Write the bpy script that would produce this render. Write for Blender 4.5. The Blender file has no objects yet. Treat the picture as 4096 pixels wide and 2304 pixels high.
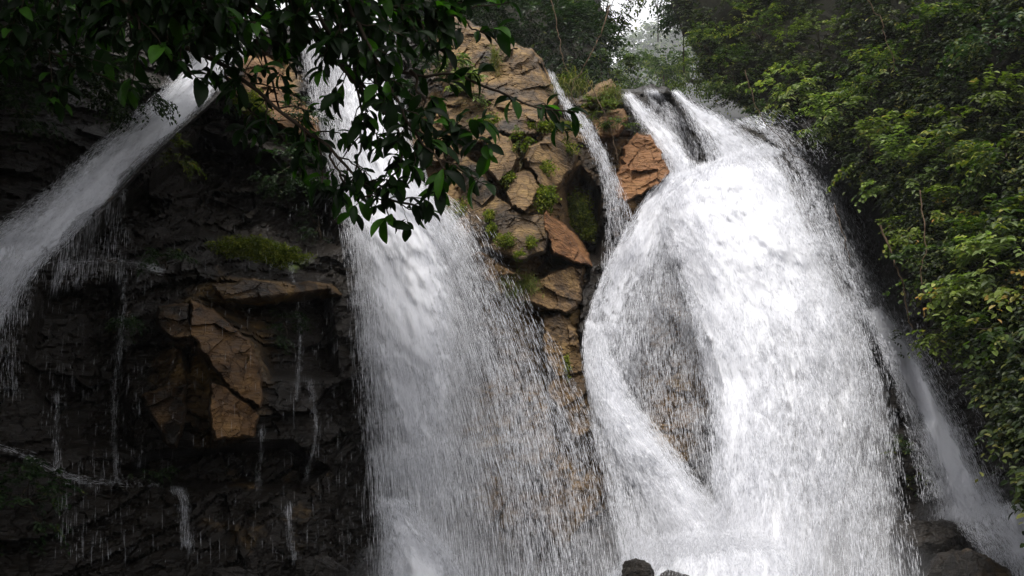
import bpy, math, random
import numpy as np
from mathutils import Vector

# ------------------------------------------------------------------ camera, world, sun, exposure
R = math.radians
SC = bpy.context.scene
COL = SC.collection
PITCH = R(16.0)
CAMZ = 1.7
cam_d = bpy.data.cameras.new("camera")
cam = bpy.data.objects.new("camera", cam_d)
COL.objects.link(cam)
cam.location = (0, 0, CAMZ)
cam.rotation_euler = (R(90) + PITCH, 0, 0)
cam_d.sensor_width = 36.0
cam_d.angle = R(64)
cam_d.clip_start = 0.05
cam_d.clip_end = 2000
SC.camera = cam

SUN_EL, SUN_AZ = 62.0, 190.0      # azimuth clockwise from +Y (sun stands behind the camera, a little left)
world = bpy.data.worlds.new("World")
SC.world = world
world.use_nodes = True
wn = world.node_tree
wn.nodes.clear()
wo = wn.nodes.new("ShaderNodeOutputWorld")
bg = wn.nodes.new("ShaderNodeBackground")
sky = wn.nodes.new("ShaderNodeTexSky")
sky.sky_type = 'NISHITA'
sky.sun_disc = False
sky.sun_elevation = R(SUN_EL)
sky.sun_rotation = R(SUN_AZ)
sky.air_density = 1.0
sky.dust_density = 6.0
sky.ozone_density = 0.6
bg.inputs[1].default_value = 0.085
ovc = wn.nodes.new("ShaderNodeMixRGB")       # overcast: mostly even white cloud over the clear sky
ovc.inputs[0].default_value = .8
ovc.inputs[2].default_value = (10.6, 10.5, 10.6, 1)
wn.links.new(sky.outputs[0], ovc.inputs[1])
wn.links.new(ovc.outputs[0], bg.inputs[0])
wn.links.new(bg.outputs[0], wo.inputs[0])

sun_d = bpy.data.lights.new("sun", 'SUN')
sun_d.energy = 3.0
sun_d.angle = R(18)
sun_d.color = (1.0, 0.97, 0.92)
sun = bpy.data.objects.new("sun", sun_d)
COL.objects.link(sun)
az = R(SUN_AZ)
tosun = Vector((math.sin(az) * math.cos(R(SUN_EL)), math.cos(az) * math.cos(R(SUN_EL)), math.sin(R(SUN_EL))))
sun.rotation_euler = tosun.to_track_quat('Z', 'Y').to_euler()
sun.location = tosun * 50

SC.view_settings.view_transform = 'Standard'
SC.view_settings.look = 'None'
SC.view_settings.gamma = 1.0
SC.view_settings.exposure = 0.8
try:
    SC.cycles.use_denoising = True
    SC.cycles.max_bounces = 8
    SC.cycles.diffuse_bounces = 4
    SC.cycles.glossy_bounces = 2
    SC.cycles.transmission_bounces = 3
    SC.cycles.transparent_max_bounces = 12
    SC.cycles.volume_bounces = 1
    SC.cycles.caustics_reflective = False
    SC.cycles.caustics_refractive = False
except Exception:
    pass

# ------------------------------------------------------------------ numeric helpers
rng = np.random.default_rng(7)
F = 512.0 / math.tan(R(32))
cp, sp = math.cos(PITCH), math.sin(PITCH)


def at(u, v, Y):
    """point seen at picture position (u, v) of a 1024 wide frame whose distance ahead is Y"""
    u = np.asarray(u, float); v = np.asarray(v, float); Y = np.asarray(Y, float)
    b = (288 - v) / F
    dy = cp - b * sp
    dz = sp + b * cp
    k = Y / dy
    return np.stack([(u - 512) / F * k, Y + 0 * u, CAMZ + dz * k], -1)


def ss(x, a=0.0, b=1.0):
    t = np.clip((x - a) / (b - a), 0, 1)
    return t * t * (3 - 2 * t)


def hsh(ix, iy, seed):
    h = (ix.astype(np.int64) * 374761393 + iy.astype(np.int64) * 668265263 + seed * 1442695041) & 0xFFFFFFFF
    h = ((h ^ (h >> 13)) * 1274126177) & 0xFFFFFFFF
    h = h ^ (h >> 16)
    return (h & 0xFFFFFF) / float(0xFFFFFF)


def vnoise(x, y, seed=0):
    ix = np.floor(x); iy = np.floor(y)
    fx = x - ix; fy = y - iy
    fx = fx * fx * (3 - 2 * fx); fy = fy * fy * (3 - 2 * fy)
    a = hsh(ix, iy, seed); b = hsh(ix + 1, iy, seed)
    c = hsh(ix, iy + 1, seed); d = hsh(ix + 1, iy + 1, seed)
    return (a * (1 - fx) + b * fx) * (1 - fy) + (c * (1 - fx) + d * fx) * fy


def fbm(x, y, seed=0, oct=4, gain=.5):
    s = 0; a = 1; t = 0
    for k in range(oct):
        s = s + a * vnoise(x, y, seed + k * 17); t += a
        x = x * 2.03 + 11.3; y = y * 2.03 + 5.1; a *= gain
    return s / t


def facets(x, z, size, seed, tilt=.6, step=.5):
    """blocky rock relief: every cell of a jittered grid is its own tilted plane"""
    X = x / size; Z = z / size
    ix = np.floor(X); iz = np.floor(Z)
    best = np.full(X.shape, 9e9); val = np.zeros(X.shape); second = np.full(X.shape, 9e9)
    for dx in (-1, 0, 1):
        for dz in (-1, 0, 1):
            cx = ix + dx; cz = iz + dz
            px = cx + hsh(cx, cz, seed); pz = cz + hsh(cx, cz, seed + 1)
            ex = X - px; ez = Z - pz
            d = ex * ex + ez * ez
            h = step * (hsh(cx, cz, seed + 2) - .5) + tilt * ((hsh(cx, cz, seed + 3) - .5) * ex + (hsh(cx, cz, seed + 4) - .5) * ez) * 2
            m = d < best
            second = np.where(m, best, np.minimum(second, d))
            val = np.where(m, h, val)
            best = np.where(m, d, best)
    edge = np.sqrt(second) - np.sqrt(best)
    return val * size, edge


def interp2(tab, us, vs, u, v):
    us = np.asarray(us, float); vs = np.asarray(vs, float)
    u = np.clip(u, us[0], us[-1]); v = np.clip(v, vs[0], vs[-1])
    i = np.clip(np.searchsorted(us, u, side='right') - 1, 0, len(us) - 2)
    j = np.clip(np.searchsorted(vs, v, side='right') - 1, 0, len(vs) - 2)
    fu = (u - us[i]) / (us[i + 1] - us[i]); fv = (v - vs[j]) / (vs[j + 1] - vs[j])
    fu = fu * fu * (3 - 2 * fu) * .5 + fu * .5; fv = fv * fv * (3 - 2 * fv) * .5 + fv * .5
    t = np.asarray(tab, float)
    return (t[j, i] * (1 - fu) + t[j, i + 1] * fu) * (1 - fv) + (t[j + 1, i] * (1 - fu) + t[j + 1, i + 1] * fu) * fv


def polysd(u, v, poly):
    """signed distance to a polygon, positive inside"""
    P = np.asarray(poly, float)[:, :2]
    d = np.full(np.shape(u), 1e9); inside = np.zeros(np.shape(u), bool)
    n = len(P)
    for i in range(n):
        a = P[i]; b = P[(i + 1) % n]
        e = b - a
        t = np.clip(((u - a[0]) * e[0] + (v - a[1]) * e[1]) / (e @ e + 1e-9), 0, 1)
        d = np.minimum(d, np.hypot(u - a[0] - t * e[0], v - a[1] - t * e[1]))
        c = ((a[1] > v) != (b[1] > v)) & (u < (b[0] - a[0]) * (v - a[1]) / (b[1] - a[1] + 1e-12) + a[0])
        inside ^= c
    return np.where(inside, d, -d)


# ------------------------------------------------------------------ object helpers
def props(o, label=None, cat=None, group=None, kind=None):
    if label: o['label'] = label
    if cat: o['category'] = cat
    if group: o['group'] = group
    if kind: o['kind'] = kind
    return o


def empty(name, loc=(0, 0, 0)):
    o = bpy.data.objects.new(name, None)
    COL.objects.link(o)
    o.location = tuple(float(c) for c in loc)
    return o


def mesh_np(name, V, faces, mat, parent=None, attrs=None, uv=None, smooth=True):
    """faces: (n,3) or (n,4) index array"""
    V = np.ascontiguousarray(V, dtype=np.float32).reshape(-1, 3)
    faces = np.ascontiguousarray(faces, dtype=np.int32)
    k = faces.shape[1]
    if parent is not None:
        V = V - np.array(parent_world(parent), dtype=np.float32)
    me = bpy.data.meshes.new(name)
    me.vertices.add(len(V)); me.vertices.foreach_set("co", V.ravel())
    me.loops.add(faces.size); me.loops.foreach_set("vertex_index", faces.ravel())
    me.polygons.add(len(faces))
    me.polygons.foreach_set("loop_start", np.arange(0, faces.size, k, dtype=np.int32))
    me.polygons.foreach_set("loop_total", np.full(len(faces), k, dtype=np.int32))
    me.polygons.foreach_set("use_smooth", np.full(len(faces), smooth, dtype=bool))
    me.update(calc_edges=True)
    if attrs:
        for an, av in attrs.items():
            av = np.asarray(av, dtype=np.float32)
            if av.ndim == 1:
                a = me.attributes.new(an, 'FLOAT', 'POINT'); a.data.foreach_set("value", av)
            else:
                a = me.attributes.new(an, 'FLOAT_COLOR', 'POINT')
                if av.shape[1] == 3: av = np.concatenate([av, np.ones((len(av), 1), np.float32)], 1)
                a.data.foreach_set("color", np.ascontiguousarray(av).ravel())
    if uv is not None:
        l = me.uv_layers.new(name="flow")
        l.data.foreach_set("uv", np.asarray(uv, np.float32)[faces.ravel()].ravel())
    me.materials.append(mat)
    o = bpy.data.objects.new(name, me)
    COL.objects.link(o)
    if parent is not None: o.parent = parent
    return o


def parent_world(p):
    x, y, z = p.location
    while p.parent is not None:
        p = p.parent
        x += p.location[0]; y += p.location[1]; z += p.location[2]
    return (x, y, z)


def gridfaces(nr, nc, mask=None):
    i = np.arange(nr - 1)[:, None] * nc + np.arange(nc - 1)[None, :]
    q = np.stack([i, i + 1, i + nc + 1, i + nc], -1)
    if mask is not None: q = q[mask]
    return q.reshape(-1, 4)


def compact(V, Fc, *arrs):
    used = np.unique(Fc)
    m = np.full(len(V), -1); m[used] = np.arange(len(used))
    return (V[used], m[Fc]) + tuple(a[used] for a in arrs)


def tube(paths, sides=6):
    """paths: list of (points (n,3), radii (n)) -> V, F"""
    Vs, Fs, off = [], [], 0
    for P, r in paths:
        P = np.asarray(P, float); n = len(P); r = np.broadcast_to(r, (n,))
        T = np.gradient(P, axis=0); T /= np.linalg.norm(T, axis=1)[:, None] + 1e-9
        ref = np.where(np.abs(T[:, 2:3]) > .9, np.array([[1., 0, 0]]), np.array([[0, 0, 1.]]))
        A = np.cross(T, ref); A /= np.linalg.norm(A, axis=1)[:, None] + 1e-9
        B = np.cross(T, A)
        th = np.linspace(0, 2 * np.pi, sides, endpoint=False)
        ring = P[:, None] + (A[:, None] * np.cos(th)[None, :, None] + B[:, None] * np.sin(th)[None, :, None]) * r[:, None, None]
        Vs.append(ring.reshape(-1, 3))
        i = np.arange(n - 1)[:, None] * sides + np.arange(sides)[None, :]
        j = np.arange(n - 1)[:, None] * sides + (np.arange(sides)[None, :] + 1) % sides
        Fs.append(np.stack([i, j, j + sides, i + sides], -1).reshape(-1, 4) + off)
        off += n * sides
    return np.concatenate(Vs), np.concatenate(Fs)


def smooth_path(pts, n, wob=0.0, seed=0):
    P = np.asarray(pts, float)
    d = np.r_[0, np.cumsum(np.linalg.norm(np.diff(P, axis=0), axis=1))]
    t = np.linspace(0, d[-1], n)
    # Catmull-Rom through the points
    out = []
    for tt in t:
        i = min(max(np.searchsorted(d, tt, side='right') - 1, 0), len(P) - 2)
        f = (tt - d[i]) / (d[i + 1] - d[i] + 1e-9)
        p0 = P[max(i - 1, 0)]; p1 = P[i]; p2 = P[i + 1]; p3 = P[min(i + 2, len(P) - 1)]
        out.append(.5 * ((2 * p1) + (-p0 + p2) * f + (2 * p0 - 5 * p1 + 4 * p2 - p3) * f * f + (-p0 + 3 * p1 - 3 * p2 + p3) * f ** 3))
    out = np.array(out)
    if wob:
        for k in range(out.shape[1]):
            out[:, k] += wob * (fbm(t * 3 / (d[-1] + 1e-9) * 4, t * 0 + k * 9.1, seed, 3) - .5) * 2 * np.clip(t / (d[-1] * .1 + 1e-9), 0, 1)
    return out


# ------------------------------------------------------------------ materials
def newmat(name):
    m = bpy.data.materials.new(name)
    m.use_nodes = True
    nt = m.node_tree
    nt.nodes.clear()
    return m, nt, nt.nodes.new("ShaderNodeOutputMaterial")


def N(nt, t, **kw):
    n = nt.nodes.new(t)
    for k, v in kw.items():
        if k.startswith('i_'):
            key = k[2:]
            key = int(key) if key.isdigit() else key.replace('_', ' ')
            n.inputs[key].default_value = v
        else:
            setattr(n, k, v)
    return n


def rock_mat():
    m, nt, out = newmat("rock")
    L = nt.links.new
    tc = N(nt, "ShaderNodeTexCoord")
    z = N(nt, "ShaderNodeAttribute", attribute_name="zone")     # r dry ochre, g moss, b orange stain
    sep = N(nt, "ShaderNodeSeparateColor"); L(z.outputs['Color'], sep.inputs[0])
    n1 = N(nt, "ShaderNodeTexNoise", i_Scale=1.1, i_Detail=8.0, i_Roughness=.65); L(tc.outputs['Object'], n1.inputs[0])
    n2 = N(nt, "ShaderNodeTexNoise", i_Scale=7.0, i_Detail=8.0, i_Roughness=.7); L(tc.outputs['Object'], n2.inputs[0])
    mp = N(nt, "ShaderNodeMapping"); mp.inputs['Rotation'].default_value = (0, R(32), 0); mp.inputs['Scale'].default_value = (1.2, 1, 9)
    L(tc.outputs['Object'], mp.inputs[0])
    n3 = N(nt, "ShaderNodeTexNoise", i_Scale=1.6, i_Detail=6.0, i_Roughness=.6); L(mp.outputs[0], n3.inputs[0])
    vo = N(nt, "ShaderNodeTexVoronoi", i_Scale=2.6, feature='DISTANCE_TO_EDGE')
    wv = N(nt, "ShaderNodeVectorMath", operation='MULTIPLY_ADD'); wv.inputs[1].default_value = (.5, .5, .5)
    L(n1.outputs['Color'], wv.inputs[0]); L(tc.outputs['Object'], wv.inputs[2]); L(wv.outputs[0], vo.inputs['Vector'])
    # wet dark rock
    rw = N(nt, "ShaderNodeValToRGB"); L(n2.outputs[0], rw.inputs[0])
    rw.color_ramp.elements[0].position = .3; rw.color_ramp.elements[0].color = (.004, .003, .0022, 1)
    rw.color_ramp.elements[1].position = .75; rw.color_ramp.elements[1].color = (.021, .0155, .0105, 1)
    # dry ochre
    rd = N(nt, "ShaderNodeValToRGB"); L(n1.outputs[0], rd.inputs[0])
    e = rd.color_ramp.elements
    e[0].position = .32; e[0].color = (.085, .054, .028, 1)
    e[1].position = .72; e[1].color = (.30, .195, .070, 1)
    q = e.new(.5); q.color = (.165, .100, .040, 1)
    rs = N(nt, "ShaderNodeMixRGB", blend_type='MULTIPLY', i_Fac=.75)
    rr = N(nt, "ShaderNodeValToRGB"); L(n3.outputs[0], rr.inputs[0])
    rr.color_ramp.elements[0].position = .35; rr.color_ramp.elements[0].color = (.42, .37, .31, 1)
    rr.color_ramp.elements[1].position = .6; rr.color_ramp.elements[1].color = (1, 1, 1, 1)
    L(rd.outputs[0], rs.inputs[1]); L(rr.outputs[0], rs.inputs[2])
    # fine speckle
    rf = N(nt, "ShaderNodeMixRGB", blend_type='MULTIPLY', i_Fac=.6)
    rr2 = N(nt, "ShaderNodeValToRGB"); L(n2.outputs[0], rr2.inputs[0])
    rr2.color_ramp.elements[0].position = .34; rr2.color_ramp.elements[0].color = (.3, .28, .27, 1)
    rr2.color_ramp.elements[1].position = .55; rr2.color_ramp.elements[1].color = (1, 1, 1, 1)
    L(rs.outputs[0], rf.inputs[1]); L(rr2.outputs[0], rf.inputs[2])
    # orange
    ro = N(nt, "ShaderNodeMixRGB", i_Fac=0.0); ro.inputs[2].default_value = (.20, .085, .03, 1)
    mo = N(nt, "ShaderNodeMath", operation='MULTIPLY'); L(sep.outputs[2], mo.inputs[0]); L(n3.outputs[0], mo.inputs[1])
    mo2 = N(nt, "ShaderNodeMath", operation='MULTIPLY', use_clamp=True, i_1=1.9); L(mo.outputs[0], mo2.inputs[0])
    L(mo2.outputs[0], ro.inputs[0]); L(rf.outputs[0], ro.inputs[1])
    # dry/wet mix broken by noise
    a = N(nt, "ShaderNodeMath", operation='MULTIPLY_ADD', i_1=1.1, i_2=-.55); L(n1.outputs[0], a.inputs[0])
    b = N(nt, "ShaderNodeMath", operation='ADD', use_clamp=False); L(a.outputs[0], b.inputs[0]); L(sep.outputs[0], b.inputs[1])
    c = N(nt, "ShaderNodeMapRange", i_1=.3, i_2=.62); L(b.outputs[0], c.inputs[0])
    mx = N(nt, "ShaderNodeMixRGB"); L(c.outputs[0], mx.inputs[0]); L(rw.outputs[0], mx.inputs[1]); L(ro.outputs[0], mx.inputs[2])
    # moss
    rm = N(nt, "ShaderNodeValToRGB"); L(n2.outputs[0], rm.inputs[0])
    rm.color_ramp.elements[0].position = .35; rm.color_ramp.elements[0].color = (.012, .022, .004, 1)
    rm.color_ramp.elements[1].position = .7; rm.color_ramp.elements[1].color = (.10, .14, .02, 1)
    mm = N(nt, "ShaderNodeMath", operation='ADD'); L(sep.outputs[1], mm.inputs[0]); L(a.outputs[0], mm.inputs[1])
    mr = N(nt, "ShaderNodeMapRange", i_1=.42, i_2=.62); L(mm.outputs[0], mr.inputs[0])
    m2 = N(nt, "ShaderNodeMixRGB"); L(mr.outputs[0], m2.inputs[0]); L(mx.outputs[0], m2.inputs[1]); L(rm.outputs[0], m2.inputs[2])
    # cracks
    vc = N(nt, "ShaderNodeMapRange", i_1=.0, i_2=.035, i_3=.35, i_4=1.0); L(vo.outputs[0], vc.inputs[0])
    m3 = N(nt, "ShaderNodeMixRGB", blend_type='MULTIPLY', i_Fac=.2); L(m2.outputs[0], m3.inputs[1]); L(vc.outputs[0], m3.inputs[2])
    bs = N(nt, "ShaderNodeBsdfPrincipled"); L(m3.outputs[0], bs.inputs['Base Color'])
    rg = N(nt, "ShaderNodeMapRange", i_1=0., i_2=1., i_3=.30, i_4=.62); L(c.outputs[0], rg.inputs[0])
    ra = N(nt, "ShaderNodeMath", operation='MULTIPLY_ADD', i_1=.3, i_2=-.1); L(n2.outputs[0], ra.inputs[0])
    rb = N(nt, "ShaderNodeMath", operation='ADD', use_clamp=True); L(rg.outputs[0], rb.inputs[0]); L(ra.outputs[0], rb.inputs[1])
    L(rb.outputs[0], bs.inputs['Roughness']); bs.inputs['Specular IOR Level'].default_value = .32
    h = N(nt, "ShaderNodeMath", operation='MULTIPLY_ADD', i_1=.5); L(n2.outputs[0], h.inputs[0]); L(n3.outputs[0], h.inputs[2])
    h2 = N(nt, "ShaderNodeMath", operation='MULTIPLY_ADD', i_1=.6); L(vc.outputs[0], h2.inputs[0]); L(h.outputs[0], h2.inputs[2])
    bp = N(nt, "ShaderNodeBump", i_Strength=.9, i_Distance=.09); L(h2.outputs[0], bp.inputs['Height']); L(bp.outputs[0], bs.inputs['Normal'])
    L(bs.outputs[0], out.inputs[0])
    return m


def leaf_mat(name, cols, rough=.5, trans=.3, spec=.14):
    """cols: ramp stops (pos, rgb) over a per-leaf random value"""
    m, nt, out = newmat(name)
    L = nt.links.new
    at_ = N(nt, "ShaderNodeAttribute", attribute_name="rnd")
    rp = N(nt, "ShaderNodeValToRGB"); L(at_.outputs['Fac'], rp.inputs[0])
    e = rp.color_ramp.elements
    e[0].position = cols[0][0]; e[0].color = (*cols[0][1], 1)
    e[1].position = cols[-1][0]; e[1].color = (*cols[-1][1], 1)
    for p, c in cols[1:-1]:
        q = e.new(p); q.color = (*c, 1)
    tc = N(nt, "ShaderNodeTexCoord")
    n = N(nt, "ShaderNodeTexNoise", i_Scale=26.0, i_Detail=3.0); L(tc.outputs['Object'], n.inputs[0])
    mr = N(nt, "ShaderNodeMapRange", i_1=.3, i_2=.7, i_3=.7, i_4=1.2); L(n.outputs[0], mr.inputs[0])
    mx = N(nt, "ShaderNodeMixRGB", blend_type='MULTIPLY', i_Fac=1.0); L(rp.outputs[0], mx.inputs[1]); L(mr.outputs[0], mx.inputs[2])
    bs = N(nt, "ShaderNodeBsdfPrincipled", i_Roughness=rough); L(mx.outputs[0], bs.inputs['Base Color'])
    bs.inputs['Specular IOR Level'].default_value = spec
    tr = N(nt, "ShaderNodeBsdfTranslucent")
    br = N(nt, "ShaderNodeMixRGB", blend_type='MULTIPLY', i_Fac=1.0); br.inputs[2].default_value = (1.5, 1.9, .5, 1)
    L(mx.outputs[0], br.inputs[1]); L(br.outputs[0], tr.inputs[0])
    ms = N(nt, "ShaderNodeMixShader", i_0=trans); L(bs.outputs[0], ms.inputs[1]); L(tr.outputs[0], ms.inputs[2])
    L(ms.outputs[0], out.inputs[0])
    return m


def bark_mat(name, c1, c2):
    m, nt, out = newmat(name)
    L = nt.links.new
    tc = N(nt, "ShaderNodeTexCoord")
    n = N(nt, "ShaderNodeTexNoise", i_Scale=9.0, i_Detail=6.0); L(tc.outputs['Object'], n.inputs[0])
    rp = N(nt, "ShaderNodeValToRGB"); L(n.outputs[0], rp.inputs[0])
    rp.color_ramp.elements[0].position = .35; rp.color_ramp.elements[0].color = (*c1, 1)
    rp.color_ramp.elements[1].position = .7; rp.color_ramp.elements[1].color = (*c2, 1)
    bs = N(nt, "ShaderNodeBsdfPrincipled", i_Roughness=.9); bs.inputs['Specular IOR Level'].default_value = .1; L(rp.outputs[0], bs.inputs['Base Color'])
    bp = N(nt, "ShaderNodeBump", i_Strength=.6, i_Distance=.02); L(n.outputs[0], bp.inputs['Height']); L(bp.outputs[0], bs.inputs['Normal'])
    L(bs.outputs[0], out.inputs[0])
    return m


def foam_mat(name, alpha=True):
    """white water: opaque to broken by a streaky noise that runs along the flow"""
    m, nt, out = newmat(name)
    L = nt.links.new
    bs = N(nt, "ShaderNodeBsdfDiffuse"); bs.inputs[0].default_value = (.87, .88, .925, 1)
    tr = N(nt, "ShaderNodeBsdfTranslucent"); tr.inputs[0].default_value = (.87, .88, .925, 1)
    ms = N(nt, "ShaderNodeMixShader", i_0=.35); L(bs.outputs[0], ms.inputs[1]); L(tr.outputs[0], ms.inputs[2])
    if not alpha:
        L(ms.outputs[0], out.inputs[0]); return m
    uv = N(nt, "ShaderNodeUVMap", uv_map="flow")
    mp = N(nt, "ShaderNodeMapping"); mp.inputs['Scale'].default_value = (15, 3.4, 1); L(uv.outputs[0], mp.inputs[0])
    n1 = N(nt, "ShaderNodeTexNoise", i_Scale=1.0, i_Detail=5.0, i_Roughness=.62, i_Distortion=.5); L(mp.outputs[0], n1.inputs[0])
    mp2 = N(nt, "ShaderNodeMapping"); mp2.inputs['Scale'].default_value = (4.6, 3.0, 1); L(uv.outputs[0], mp2.inputs[0])
    n2 = N(nt, "ShaderNodeTexNoise", i_Scale=1.0, i_Detail=5.0, i_Roughness=.6, i_Distortion=.8); L(mp2.outputs[0], n2.inputs[0])
    ad = N(nt, "ShaderNodeMath", operation='ADD'); L(n1.outputs[0], ad.inputs[0]); L(n2.outputs[0], ad.inputs[1])   # ~1 centred
    de = N(nt, "ShaderNodeAttribute", attribute_name="dens")
    s1 = N(nt, "ShaderNodeMath", operation='MULTIPLY_ADD', i_1=1.5, i_2=-1.85); L(de.outputs['Fac'], s1.inputs[0])   # dens .6 -> -.95
    s2 = N(nt, "ShaderNodeMath", operation='ADD'); L(ad.outputs[0], s2.inputs[0]); L(s1.outputs[0], s2.inputs[1])
    mr = N(nt, "ShaderNodeMapRange", i_1=-.12, i_2=.42, i_3=0., i_4=.97); mr.interpolation_type = 'SMOOTHSTEP'; L(s2.outputs[0], mr.inputs[0])
    vl = N(nt, "ShaderNodeMapRange", i_1=.12, i_2=1.0, i_3=0., i_4=.5); L(de.outputs['Fac'], vl.inputs[0])
    vm = N(nt, "ShaderNodeMath", operation='MULTIPLY'); L(vl.outputs[0], vm.inputs[0])
    vn = N(nt, "ShaderNodeMapRange", i_1=.6, i_2=1.3, i_3=.35, i_4=1.3); L(ad.outputs[0], vn.inputs[0]); L(vn.outputs[0], vm.inputs[1])
    mxx = N(nt, "ShaderNodeMath", operation='MAXIMUM', use_clamp=True); L(mr.outputs[0], mxx.inputs[0]); L(vm.outputs[0], mxx.inputs[1])
    tp = N(nt, "ShaderNodeBsdfTransparent")
    mf = N(nt, "ShaderNodeMixShader"); L(mxx.outputs[0], mf.inputs[0]); L(tp.outputs[0], mf.inputs[1]); L(ms.outputs[0], mf.inputs[2])
    bp = N(nt, "ShaderNodeBump", i_Strength=.2, i_Distance=.08); L(ad.outputs[0], bp.inputs['Height']); L(bp.outputs[0], bs.inputs['Normal'])
    L(mf.outputs[0], out.inputs[0])
    return m


def pool_mat():
    m, nt, out = newmat("pool water")
    L = nt.links.new
    tc = N(nt, "ShaderNodeTexCoord")
    n = N(nt, "ShaderNodeTexNoise", i_Scale=2.5, i_Detail=6.0, i_Roughness=.6); L(tc.outputs['Object'], n.inputs[0])
    rp = N(nt, "ShaderNodeValToRGB"); L(n.outputs[0], rp.inputs[0])
    rp.color_ramp.elements[0].position = .42; rp.color_ramp.elements[0].color = (.03, .035, .035, 1)
    rp.color_ramp.elements[1].position = .6; rp.color_ramp.elements[1].color = (.6, .62, .64, 1)
    bs = N(nt, "ShaderNodeBsdfPrincipled", i_Roughness=.2); L(rp.outputs[0], bs.inputs['Base Color'])
    bp = N(nt, "ShaderNodeBump", i_Strength=.7, i_Distance=.08); L(n.outputs[0], bp.inputs['Height']); L(bp.outputs[0], bs.inputs['Normal'])
    L(bs.outputs[0], out.inputs[0])
    return m


M_ROCK = rock_mat()
M_FOAM = foam_mat("white water")
M_DROP = foam_mat("water drops", alpha=False)
M_POOL = pool_mat()
M_LEAF = leaf_mat("leaf mid", [(0, (.006, .014, .003)), (.5, (.025, .045, .009)), (.8, (.07, .10, .022)), (1, (.18, .18, .04))])
M_LEAFP = leaf_mat("leaf pale", [(0, (.012, .024, .007)), (.4, (.07, .10, .03)), (.75, (.17, .22, .08)), (1, (.31, .31, .11))], rough=.38)
M_LEAFY = leaf_mat("leaf yellow green", [(0, (.012, .020, .004)), (.4, (.06, .08, .014)), (.8, (.14, .18, .035)), (1, (.27, .15, .04))])
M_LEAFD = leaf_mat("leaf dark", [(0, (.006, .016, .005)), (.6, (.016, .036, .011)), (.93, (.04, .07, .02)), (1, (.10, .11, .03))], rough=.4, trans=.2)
M_COVER = leaf_mat("leaf cover", [(0, (.004, .008, .002)), (.5, (.012, .022, .005)), (.85, (.05, .065, .013)), (1, (.16, .14, .035))], rough=.5, trans=.2)
M_LEAFB = leaf_mat("leaf broad", [(0, (.004, .011, .003)), (.55, (.008, .027, .004)), (1, (.045, .13, .012))], rough=.5, trans=.45, spec=.15)
M_MOSS = leaf_mat("moss", [(0, (.02, .03, .006)), (.5, (.09, .12, .015)), (1, (.26, .26, .035))], rough=.8, trans=.25)
M_GRASS = leaf_mat("grass", [(0, (.04, .06, .012)), (.5, (.10, .13, .025)), (.85, (.18, .17, .05)), (1, (.25, .19, .09))], rough=.7, trans=.25)
M_BARK = bark_mat("bark", (.02, .015, .012), (.07, .055, .04))
M_SOIL = bark_mat("dark soil", (.003, .003, .002), (.012, .012, .006))
M_LIANA = bark_mat("liana bark", (.04, .028, .018), (.13, .09, .06))
M_BARKP = bark_mat("pale bark", (.10, .07, .05), (.30, .24, .17))

# ------------------------------------------------------------------ the cliff: distance of its face along every line of sight
US = [-300, 0, 130, 260, 350, 450, 520, 580, 640, 720, 800, 870, 940, 1024, 1300]
VS = [-60, 60, 160, 260, 360, 460, 576, 760]
YT = [
    [15, 16, 18, 21, 22, 22, 22.5, 23, 23, 23, 22, 21.5, 20, 18, 14],
    [13.5, 15, 17.5, 20, 21.3, 20.6, 20.6, 21.6, 22.5, 22, 21.5, 21.3, 19.5, 17.5, 14],
    [12.5, 14, 16.5, 18, 20, 19.0, 18.6, 20.0, 20.9, 20.3, 20.4, 21.0, 19, 17, 13],
    [12, 13, 15.2, 16.7, 18.6, 18.3, 17.8, 19.3, 19.9, 19.2, 19.3, 20.2, 18.5, 16.3, 13],
    [11.5, 12.8, 14.5, 15.2, 17.3, 17.4, 17.0, 17.9, 18.8, 18.3, 18.2, 18.6, 17.6, 15.6, 12.5],
    [11, 12.3, 14.2, 15.0, 16.3, 16.5, 16.3, 17.0, 17.8, 17.2, 17.1, 17.3, 16.8, 15, 12],
    [10.5, 11.5, 13.2, 14.2, 15.2, 15.4, 15.3, 15.8, 16.4, 16.0, 15.9, 16.1, 15.9, 14.5, 12],
    [8, 9, 10, 11, 11.5, 12, 12, 12, 12, 12, 12, 12, 12, 11, 9]]
# hollows pushed back into the face (polygon, depth m, edge softness px)
HOLLOWS = [
    ([(60, 262), (100, 215), (140, 185), (200, 130), (260, 150), (330, 190), (345, 250), (300, 262), (200, 240), (120, 268)], 1.6, 16),
    ([(195, 296), (225, 302), (330, 290), (340, 380), (270, 380), (250, 335), (222, 312)], 1.1, 10),
    ([(150, 452), (290, 440), (330, 470), (300, 492), (170, 488), (120, 470)], 1.1, 10),
    ([(40, 290), (120, 275), (125, 370), (135, 450), (60, 445), (20, 360)], .9, 14),
    ([(180, 345), (200, 350), (212, 380), (205, 392), (186, 378)], .6, 5),
    ([(560, 185), (580, 165), (600, 190), (604, 240), (600, 265), (585, 258), (565, 225)], 1.5, 8),
    ([(520, 283), (552, 255), (573, 265), (548, 276), (520, 292)], .8, 5),
    ([(648, 95), (672, 92), (690, 130), (700, 162), (684, 160), (660, 120)], .9, 8),
    ([(650, 300), (700, 330), (712, 420), (715, 500), (690, 490), (650, 430), (620, 380)], .7, 18),
    ([(790, 150), (850, 165), (890, 230), (905, 300), (930, 420), (915, 440), (880, 330), (850, 260), (820, 200)], 2.2, 22),
]


def base_d(u, v):
    d = interp2(YT, US, VS, u, v)
    for poly, dep, sft in HOLLOWS:
        d = d + dep * ss(polysd(u, v, poly), -sft * .25, sft)
    return d


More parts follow.
